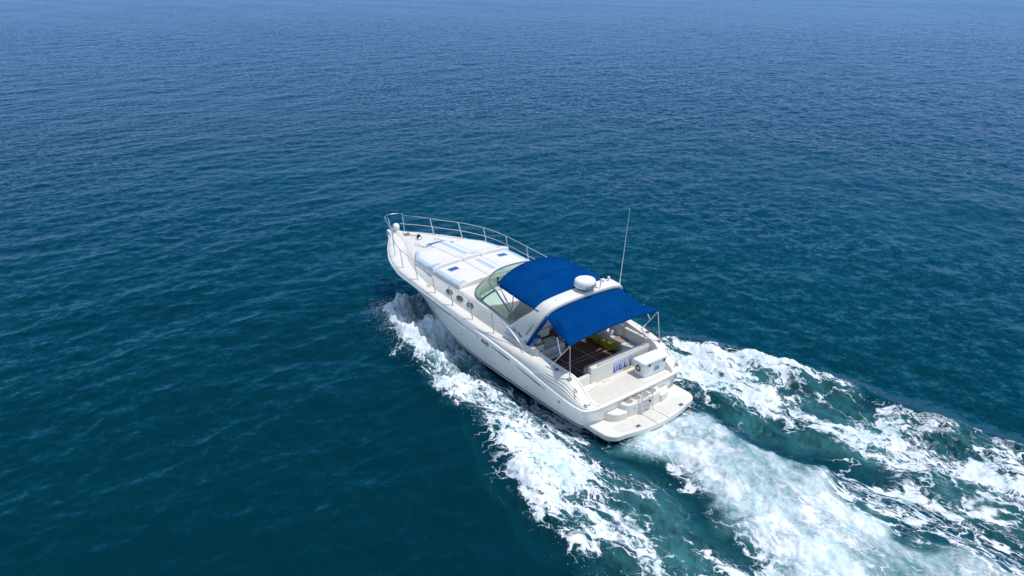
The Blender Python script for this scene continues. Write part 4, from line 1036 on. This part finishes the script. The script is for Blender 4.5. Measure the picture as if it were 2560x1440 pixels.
# wet bar with teak lid to port
wb = MB().box((2.92, 1.16, .96), (.40, .76, .60), .03).build('wet_bar', M['dash'], yacht)
MB().box((2.91, 1.15, 1.285), (.44, .80, .045), .012).build('wet_bar_top', M['wood'], wb)
MB().box((2.705, 1.0, 1.06), (.012, .30, .06), .004).build('drawer_pull', M['dashgrey'], wb)
MB().box((2.36, 1.22, .88), (.50, .42, .42), .09, 4).build('side_seat', M['seat_light'], yacht)
MB().box((1.72, 1.36, .76), (.66, .28, .22), .05, 3).build('side_step', M['seat'], yacht)
# after bench against the transom wall with rounded end and drink holders
be = MB().prism([(.98, .66), (.98, -1.50), (2.05, -1.50), (2.02, -1.28), (1.72, -1.18), (1.50, -1.02), (1.40, -.85), (1.39, .44), (1.34, .58), (1.20, .66)], .65, 1.04, .06, 4).build('stern_bench', M['seat'], yacht)
for x, y in ((1.31, .50), (1.14, .57)):
    MB().lathe([(.055, 1.035), (.055, 1.048), (.040, 1.050), (.038, 1.038)], (x, y, 0), 18).build('drink_holder', M['dashgrey'], be)
MB().tube([(1.17, .42, 1.044), (1.17, -1.10, 1.044), (1.24, -1.25, 1.044), (1.4, -1.33, 1.044), (1.7, -1.36, 1.044)], .009, 6).build('seat_piping', M['dashgrey'], be)
MB().box((1.03, -.46, 1.13), (.10, 2.0, .24), .04, 4).build('bench_backrest', M['seat'], be)
# side lounge to starboard, curved front
sl = MB().prism([(2.06, -1.50), (3.3, -1.50), (3.3, -1.25), (2.7, -1.24), (2.06, -1.27)], .65, 1.02, .05, 4).build('side_lounge', M['seat'], yacht)
MB().box((2.95, -1.47, 1.22), (.70, .13, .34), .05, 4, Matrix.Rotation(rad(-8), 3, 'X')).build('lounge_bolster', M['seat_light'], sl)
MB().box((1.42, -1.50, 1.22), (.86, .13, .38), .05, 4, Matrix.Rotation(rad(-8), 3, 'X')).build('lounge_bolster', M['seat_light'], sl)
MB().box((2.02, -1.51, 1.20), (.24, .08, .44), .015, 2).build('side_panel', M['seat_light'], sl)
MB().box((2.45, -1.33, 1.10), (.46, .22, .12), .015, 2, Matrix.Rotation(rad(3), 3, 'Z')).build('lift_out_table', M['seat_light'], sl)
MB().box((1.86, -1.30, 1.055), (.34, .30, .03), .01, 2).build('seat_hatch', M['well'], be)
MB().box((2.36, -1.53, 1.28), (.36, .03, .32), .01).build('locker_mouth', M['dark'], yacht)

# transom wall, gate, stern shelf, hand rail
WX = .84
wl_ = MB()
wl_.prism([(WX+.16, .74), (WX+.16, -1.52), (WX, -1.52), (WX, .62), (WX+.04, .74)], .80, 1.28, .05, 4)
tw = wl_.build('transom_wall', M['deck'], yacht)
MB().prism([(WX+.13, 1.50), (WX+.13, .765), (WX+.03, .765), (WX-.04, 1.50)], .82, 1.10, .02, 2).build('transom_gate', M['deck'], yacht)
MB().prism([(WX+.02, 1.50), (WX+.02, .60), (WX-.18, .64), (WX-.26, 1.50)], .79, .845, .02, 2).build('gate_step', M['deck'], yacht)
MB().prism([(.98, 1.53), (.98, -1.53), (.30, -1.50), (.02, -1.52), (-.07, -1.40)] + [(-.082 - .025*math.cos(t*1.45), 1.45*t, 0) for t in np.linspace(-.9, .9, 15)] + [(-.07, 1.40), (.02, 1.52), (.30, 1.50)], .70, .80, .012, 2).build('stern_shelf', M['deck'], yacht)
MB().prism([(.62, 1.02), (.62, -.46), (.12, -.46), (.12, -1.30), (.0, -1.30), (.0, 1.22), (.45, 1.16)], .797, .806, .005, 2).build('nonskid_panel', M['nonskid'], yacht)
hr = MB(); yy = np.linspace(.50, -1.42, 20)
hr.tube([(WX+.02, .55, 1.285)] + [(WX+.015, y, 1.335) for y in yy] + [(WX+.02, -1.47, 1.285)], .011, 8)
for y in (-.46,): hr.tube([(WX+.02, y, 1.33), (WX+.03, y, 1.275)], .010, 6)
hr.build('hand_rail', M['steel'], yacht)
# boat's name on the transom wall, slab letters with an outline
FN = frame((WX-.004, -.02, .885), (0, -1, 0), (0, 0, 1))
def slab(ch):
    H, t, s = 1.0, .22, .10
    if ch == 'D': return [(.0, 0, .48, s), (.0, H-s, .48, s), (.09, 0, t, H), (.42, .06, .10, .10), (.42, H-.16, .10, .10), (.50, .12, t*.95, H-.24)], .74
    if ch == 'E': return [(.0, 0, .64, s+.03), (.0, H-s-.03, .62, s+.03), (.09, 0, t, H), (.3, .44, .20, s+.02), (.44, .36, .09, .28), (.55, 0, .09, .30), (.54, H-.28, .08, .28)], .70
    if ch == 'L': return [(.0, 0, .62, s+.04), (.0, H-s, .42, s), (.09, 0, t, H), (.53, 0, .10, .36)], .68
    if ch == 'T': return [(.0, H-s-.04, .70, s+.04), (.24, 0, t, H), (.12, 0, .46, s), (.0, H-.34, .09, .34), (.61, H-.34, .09, .34)], .76
    if ch == 'A': return [(.0, 0, .32, s), (.48, 0, .34, s), (.10, .0, .14, .36), (.16, .34, .14, .34), (.24, .66, .32, .34), (.50, .34, .20, .34), (.56, 0, .20, .36), (.2, .28, .4, .10)], .86
x = 0.0; LH = .255; LW = .235
for ch, lift in zip('DELTA', (.0, .015, .02, .015, .0)):
    bs, adv = slab(ch); mb = MB(); ob = MB(); sk = .0
    for (a, b, w_, h_) in bs:
        for tgt, g, zz in ((mb, 0, .003), (ob, .012, .0012)):
            p = [(x + a*LW - g, b*LH + lift - g), (x + (a+w_)*LW + g, b*LH + lift - g), (x + (a+w_)*LW + g, (b+h_)*LH + lift + g), (x + a*LW - g, (b+h_)*LH + lift + g)]
            zz += .00005*len(tgt.v)
            tgt.add([FN @ Vector((u, v, zz)) for u, v in p], [(0, 1, 2, 3)])
    o = mb.build('name_letter', M['name'], tw, fix=False); ob.build('name_outline', M['name_edge'], tw, fix=False)
    x += adv*LW + .022
text_mesh('home_port', 'FISHING', .062, frame((WX-.005, -.42, .822), (0, -1, 0), (0, 0, 1)), M['gold'], tw, .001, 0, 1.1)
text_mesh('home_port', 'TEAM', .062, frame((WX-.005, -.76, .822), (0, -1, 0), (0, 0, 1)), M['gold'], tw, .001, 0, 1.1)
text_mesh('hull_number', 'SEA 513', .060, frame((.735, .44, .804), (0, -1, 0), (1, 0, 0)), M['lightgrey'], yacht, .001, 0, 1.2)

# ---- swim platform with pod, steps, ladder
pf = [(.14, 1.60), (-.45, 1.585)] + [(-.45 - .36*math.sin(a), 1.585 - .36*(1-math.cos(a))) for a in np.linspace(.1, 1.35, 8)]
pf += [(-.80 - .20*(1-(y/1.2)**2), y) for y in np.linspace(1.12, -1.12, 21)]
pf += [(a, -b) for a, b in reversed(pf[:10])]
plat = MB().prism(pf, .20, .335, .035, 4).build('swim_platform', M['deck'], yacht, angle=40)
jb = MB()
jb.tube([(-.42, .20, .336), (-.985, .20, .336)], .010, 6); jb.tube([(-.42, -.22, .336), (-.985, -.22, .336)], .010, 6)
jb.build('hatch_joint', M['seam'], plat)
def inset(y0, y1):      # moulded non-skid panels standing a little proud of the platform
    e = lambda y: -.80 - .20*(1-(y/1.2)**2) + .10
    ys = np.linspace(y0, y1, 8); return [(e(y), y) for y in ys] + [(-.42, y1), (-.42, y0)]
for y0, y1 in ((.28, 1.16), (-.18, .16), (-1.16, -.30)):
    MB().prism(inset(y0, y1), .330, .341, .006, 2).build('nonskid_panel', M['nonskid'], plat)
for x, y in ((-.78, .66), (-.78, -.92)):
    d_ = MB().box((x, y, .344), (.10, .15, .008), .003).build('drain_cover', M['lightgrey'], plat)
    MB().box((x, y, .349), (.055, .10, .004)).build('drain_grille', M['dark'], d_)
MB().lathe([(.09, .334), (.09, .342), (.075, .344), (.06, .338)], (-.48, -1.36, 0), 24).build('filler_cap', M['radar'], plat)
pod_o = [(.06, .67), (-.20, .665), (-.30, .62), (-.355, .52), (-.385, .22), (-.385, -.28), (-.355, -.55), (-.30, -.64), (-.20, -.69), (.06, -.70)]
pod_b = MB().prism(pod_o, .33, .685, .04, 4)
pod = pod_b.build('fender_pod', M['deck'], yacht)
for y in (.43, .145, -.145, -.425):
    wl2 = MB().lathe([(.128, .675), (.128, .692), (.118, .695), (.110, .688)], (-.19, y, 0), 28).build('fender_well', M['deck'], pod)
    MB().lathe([(.114, .680), (.114, .6915)], (-.19, y, 0), 28).build('well_liner', M['well'], wl2)
for sg in (1, -1):
    so = [(.10, .60*sg), (-.33, .60*sg), (-.375, .64*sg), (-.37, .72*sg), (-.33, .90*sg), (-.25, 1.01*sg), (-.12, 1.08*sg), (.10, 1.16*sg)]
    MB().prism(so[::-1] if sg > 0 else so, .33, .545, .04, 4).build('boarding_step', M['deck'], yacht)
ld = MB()
for y in (.20, -.20):
    ld.tube([(-.47, y, .34), (-.45, y, .62), (-.42, y, .90), (-.41, lerp(y, 0, .1), .985), (-.41, lerp(y, 0, .3), 1.0)], .014, 8)
ld.tube([(-.41, .15, 1.0), (-.41, -.15, 1.0)], .014, 8)
for z in (.50, .68, .83): ld.box((-.445, 0, z), (.03, .38, .014), .004)
lad = ld.build('swim_ladder', M['steel'], yacht)
MB().box((-.43, -.12, .60), (.04, .05, .05), .01).build('ladder_latch', M['blackp'], lad)
MB().box((-.375, .38, .55), (.02, .05, .03), .003).build('pod_latch', M['lightgrey'], pod)

# ------------------------------------------------------------------ loose things aboard
def placed(loc, rz=0.0): return BOAT @ Matrix.Translation(loc) @ Matrix.Rotation(rz, 4, 'Z')
ck = empty('cooler', 'white hard plastic cooler with black latches standing on the stern shelf', 'cooler', placed((.40, -.96, .802), rad(-2)))
CL, CW, CH = .86, .42, .36           # along the transom, across, body height
bm = bmesh.new(); bmesh.ops.create_cube(bm, size=1.0)
for v in bm.verts:
    k = 1.0 if v.co.z > 0 else .93; v.co = Vector((v.co.x*CW*k, v.co.y*CL*k, (v.co.z+.5)*CH))
bmesh.ops.bevel(bm, geom=[e for e in bm.edges if abs(e.verts[0].co.z-e.verts[1].co.z) > .1], offset=.06, segments=4, affect='EDGES', profile=.5)
bmesh.ops.bevel(bm, geom=[e for e in bm.edges if all(v.co.z < .01 for v in e.verts)], offset=.02, segments=2, affect='EDGES')
cb = MB(); bm.verts.index_update(); cb.add([v.co[:] for v in bm.verts], [[v.index for v in f.verts] for f in bm.faces]); bm.free()
cb.build('cooler_body', M['cooler'], ck)
def rrect(a, b, r, n=5): return [(sx*(a-r)+r*math.cos(t), sy*(b-r)+r*math.sin(t)) for sx, sy, t0 in ((1, 1, 0), (-1, 1, math.pi/2), (-1, -1, math.pi), (1, -1, 1.5*math.pi)) for t in np.linspace(t0, t0+math.pi/2, n)]
MB().prism(rrect(CW/2+.004, CL/2+.004, .055), CH-.002, CH+.018).build('lid_gasket', M['lightgrey'], ck)
MB().prism(rrect(CW/2+.015, CL/2+.015, .06), CH+.016, CH+.085, .025, 4).build('cooler_lid', M['cooler'], ck)
for y in (.24, -.30):
    MB().box((-CW/2-.018, y, CH-.01), (.025, .045, .085), .008).build('latch', M['blackp'], ck)
hd = MB(); hy = CL/2+.008
for p0, p1 in (((-.065, hy, .17), (.065, hy, .17)), ((.065, hy, .17), (.065, hy, .29)), ((.065, hy, .29), (-.065, hy, .29)), ((-.065, hy, .29), (-.065, hy, .17))): hd.tube([p0, p1], .013, 8)
hd.build('carry_handle', M['blackp'], ck)
MB().box((0, CL/2+.006, CH-.03), (.03, .02, .03), .004).build('handle_mount', M['blackp'], ck)
sk = MB().box((-CW/2+.006, -.06, .17), (.012, .20, .11), .002).build('cooler_sticker', M['label_blue'], ck)
text_mesh('sticker_lettering', 'ICE', .06, frame((-CW/2-.001, -.01, .175), (0, -1, 0), (0, 0, 1)), M['navy'], ck, .001, 0, 1.3)
MB().box((-CW/2+.004, -.05, .265), (.012, .16, .018), .002).build('cooler_print', M['lightgrey'], ck)
MB().tube([(-CW/2+.02, .14, .012), (-CW/2+.02, -.30, .012)], .012, 6).build('foot_rail', M['lightgrey'], ck)

# towels on the teak lid
def towel(name, label, loc, m, d, seed, rz):
    r = random.Random(seed); bm = bmesh.new(); bmesh.ops.create_icosphere(bm, subdivisions=4, radius=1.0)
    ph = [r.uniform(0, 6.28) for _ in range(6)]
    for v in bm.verts:
        c = v.co.copy(); f = 1 + .14*math.sin(5*c.x+ph[0])*math.sin(4*c.y+ph[1]) + .10*math.sin(9*c.y+7*c.z+ph[2]) + .06*math.sin(13*c.x-6*c.z+ph[3])
        sq = lambda t: math.copysign(abs(t)**.65, t)
        v.co = Vector((sq(c.x)*d[0]*f, sq(c.y)*d[1]*f, max(sq(c.z)*d[2]*f, -d[2]*.9) + d[2]*.9))
    bm.verts.index_update(); mb = MB().add([v.co[:] for v in bm.verts], [[v.index for v in f.verts] for f in bm.faces]); bm.free()
    o = mb.build(name, m, None, angle=80); o.matrix_world = placed(loc, rz); o['label'] = label; o['category'] = 'towel'; o['group'] = 'towels on the wet bar'
    return o
towel('beach_towel', 'blue and white crumpled towel on the teak lid nearest the arch leg', (2.92, 1.10, 1.308), M['towel_blue'], (.15, .13, .09), 3, .3)
towel('beach_towel', 'small dark blue rolled towel on the inner end of the teak lid', (2.93, .84, 1.308), M['hatch'], (.09, .07, .07), 5, 1.0)
towel('beach_towel', 'pale grey blue towel between the two blue towels on the teak lid', (2.80, .97, 1.308), M['towel_pale'], (.10, .09, .06), 8, .6)

# yellow board lying on edge against the starboard lounge
yb = empty('bodyboard', 'yellow foam board with a black strap leaning on the starboard lounge', 'board', placed((2.42, -1.16, .655), rad(1)))
bo = MB(); n = 26; rows = []
for i in range(n+1):
    t = i/n; u = 2*t-1; hgt = .12*max(0, 1-abs(u)**2.6)**.5 + .004; th = .035
    xx = u*.62
    rows.append([(xx, -.02 + th*math.cos(a) + .07*(1-u*u) - .03, .135 + hgt*math.sin(a) + .05*math.cos(a)*0) for a in np.linspace(0, 2*math.pi, 17)])
bo.grid(rows).build('board_body', M['yellow'], yb)
st_ = MB().tube([(.06, .075, .265), (.06, .085, .15), (.06, .075, .05)], .012, 6); st_.lathe([(.03, 0), (.03, .012)], (.06, .085, .06), 12, (0, 1, 0)); st_.build('board_strap', M['blackp'], yb)

# ------------------------------------------------------------------ spray thrown up along the bow wave and the wash
def spray():
    rng = np.random.default_rng(4); pts = []; sz = []
    def put(n, x, y, z, sx, sy, sz_, s0, s1):
        p = np.stack([rng.normal(x, sx, n), rng.normal(y, sy, n), z + np.abs(rng.normal(0, sz_, n))], 1); pts.append(p); sz.append(rng.uniform(s0, s1, n)*rng.uniform(.5, 1, n))
    for x in np.linspace(5.2, 9.5, 44):
        for f, cnt in ((P_OUT, 1), (S_OUT, -1)):
            yo = float(f(x)); yi = float(P_IN(x)); k = smooth((x-5)/2.5)*smooth((10-x)/.8)
            put(int(85*k)+6, x, cnt*lerp(yi, yo, .80), .22+.25*k, .15, .15*(yo-yi)+.04, .11*k+.04, .003, .009)
    for x in np.linspace(-6, 5.2, 60):
        for f, cnt in ((P_OUT, 1), (S_OUT, -1)): put(9, x, cnt*(float(f(x))-.35), .20, .12, .20, .07, .004, .011)
    for x in np.linspace(-4.5, -.95, 24):
        for _ in range(2): put(9, x, lerp(float(W_L(x)), float(W_R(x)), rng.uniform(.1, .9)), .14, .10, .25, .06, .004, .011)
    P = np.concatenate(pts); S = np.concatenate(sz); N = len(P)
    base = np.array([(1, 0, 0), (-1, 0, 0), (0, 1, 0), (0, -1, 0), (0, 0, 1), (0, 0, -1)], float)
    st = rng.uniform(.7, 1.8, (N, 1, 3))
    v = (P[:, None, :] + base[None]*S[:, None, None]*st).reshape(-1, 3)
    t = np.array([(0, 2, 4), (2, 1, 4), (1, 3, 4), (3, 0, 4), (2, 0, 5), (1, 2, 5), (3, 1, 5), (0, 3, 5)])
    f = (np.arange(N)[:, None, None]*6 + t[None]).reshape(-1, 3)
    me = bpy.data.meshes.new('spray'); me.from_pydata(v.tolist(), [], f.tolist()); me.shade_smooth()
    sm, n_, l_, b_ = new_mat('spray_water')
    d1 = n_.new('ShaderNodeBsdfDiffuse'); d1.inputs['Color'].default_value = (.80, .82, .85, 1); t1 = n_.new('ShaderNodeBsdfTranslucent'); t1.inputs['Color'].default_value = (.80, .82, .85, 1)
    nz_ = n_.new('ShaderNodeTexNoise'); nz_.inputs['Scale'].default_value = 3.0; mr_ = n_.new('ShaderNodeMapRange'); mr_.inputs['To Min'].default_value = .45; mr_.inputs['To Max'].default_value = .65
    l_.new(nz_.outputs['Fac'], mr_.inputs['Value'])
    x1 = n_.new('ShaderNodeMixShader'); l_.new(mr_.outputs['Result'], x1.inputs['Fac']); l_.new(d1.outputs[0], x1.inputs[1]); l_.new(t1.outputs[0], x1.inputs[2]); l_.new(x1.outputs[0], n_['Material Output'].inputs['Surface']); n_.remove(b_)
    me.materials.append(sm)
    o = bpy.data.objects.new('spray', me); COL.objects.link(o); o['kind'] = 'stuff'; o['label'] = 'white spray droplets flying off the bow wave beside the hull'; o['category'] = 'spray'
spray()
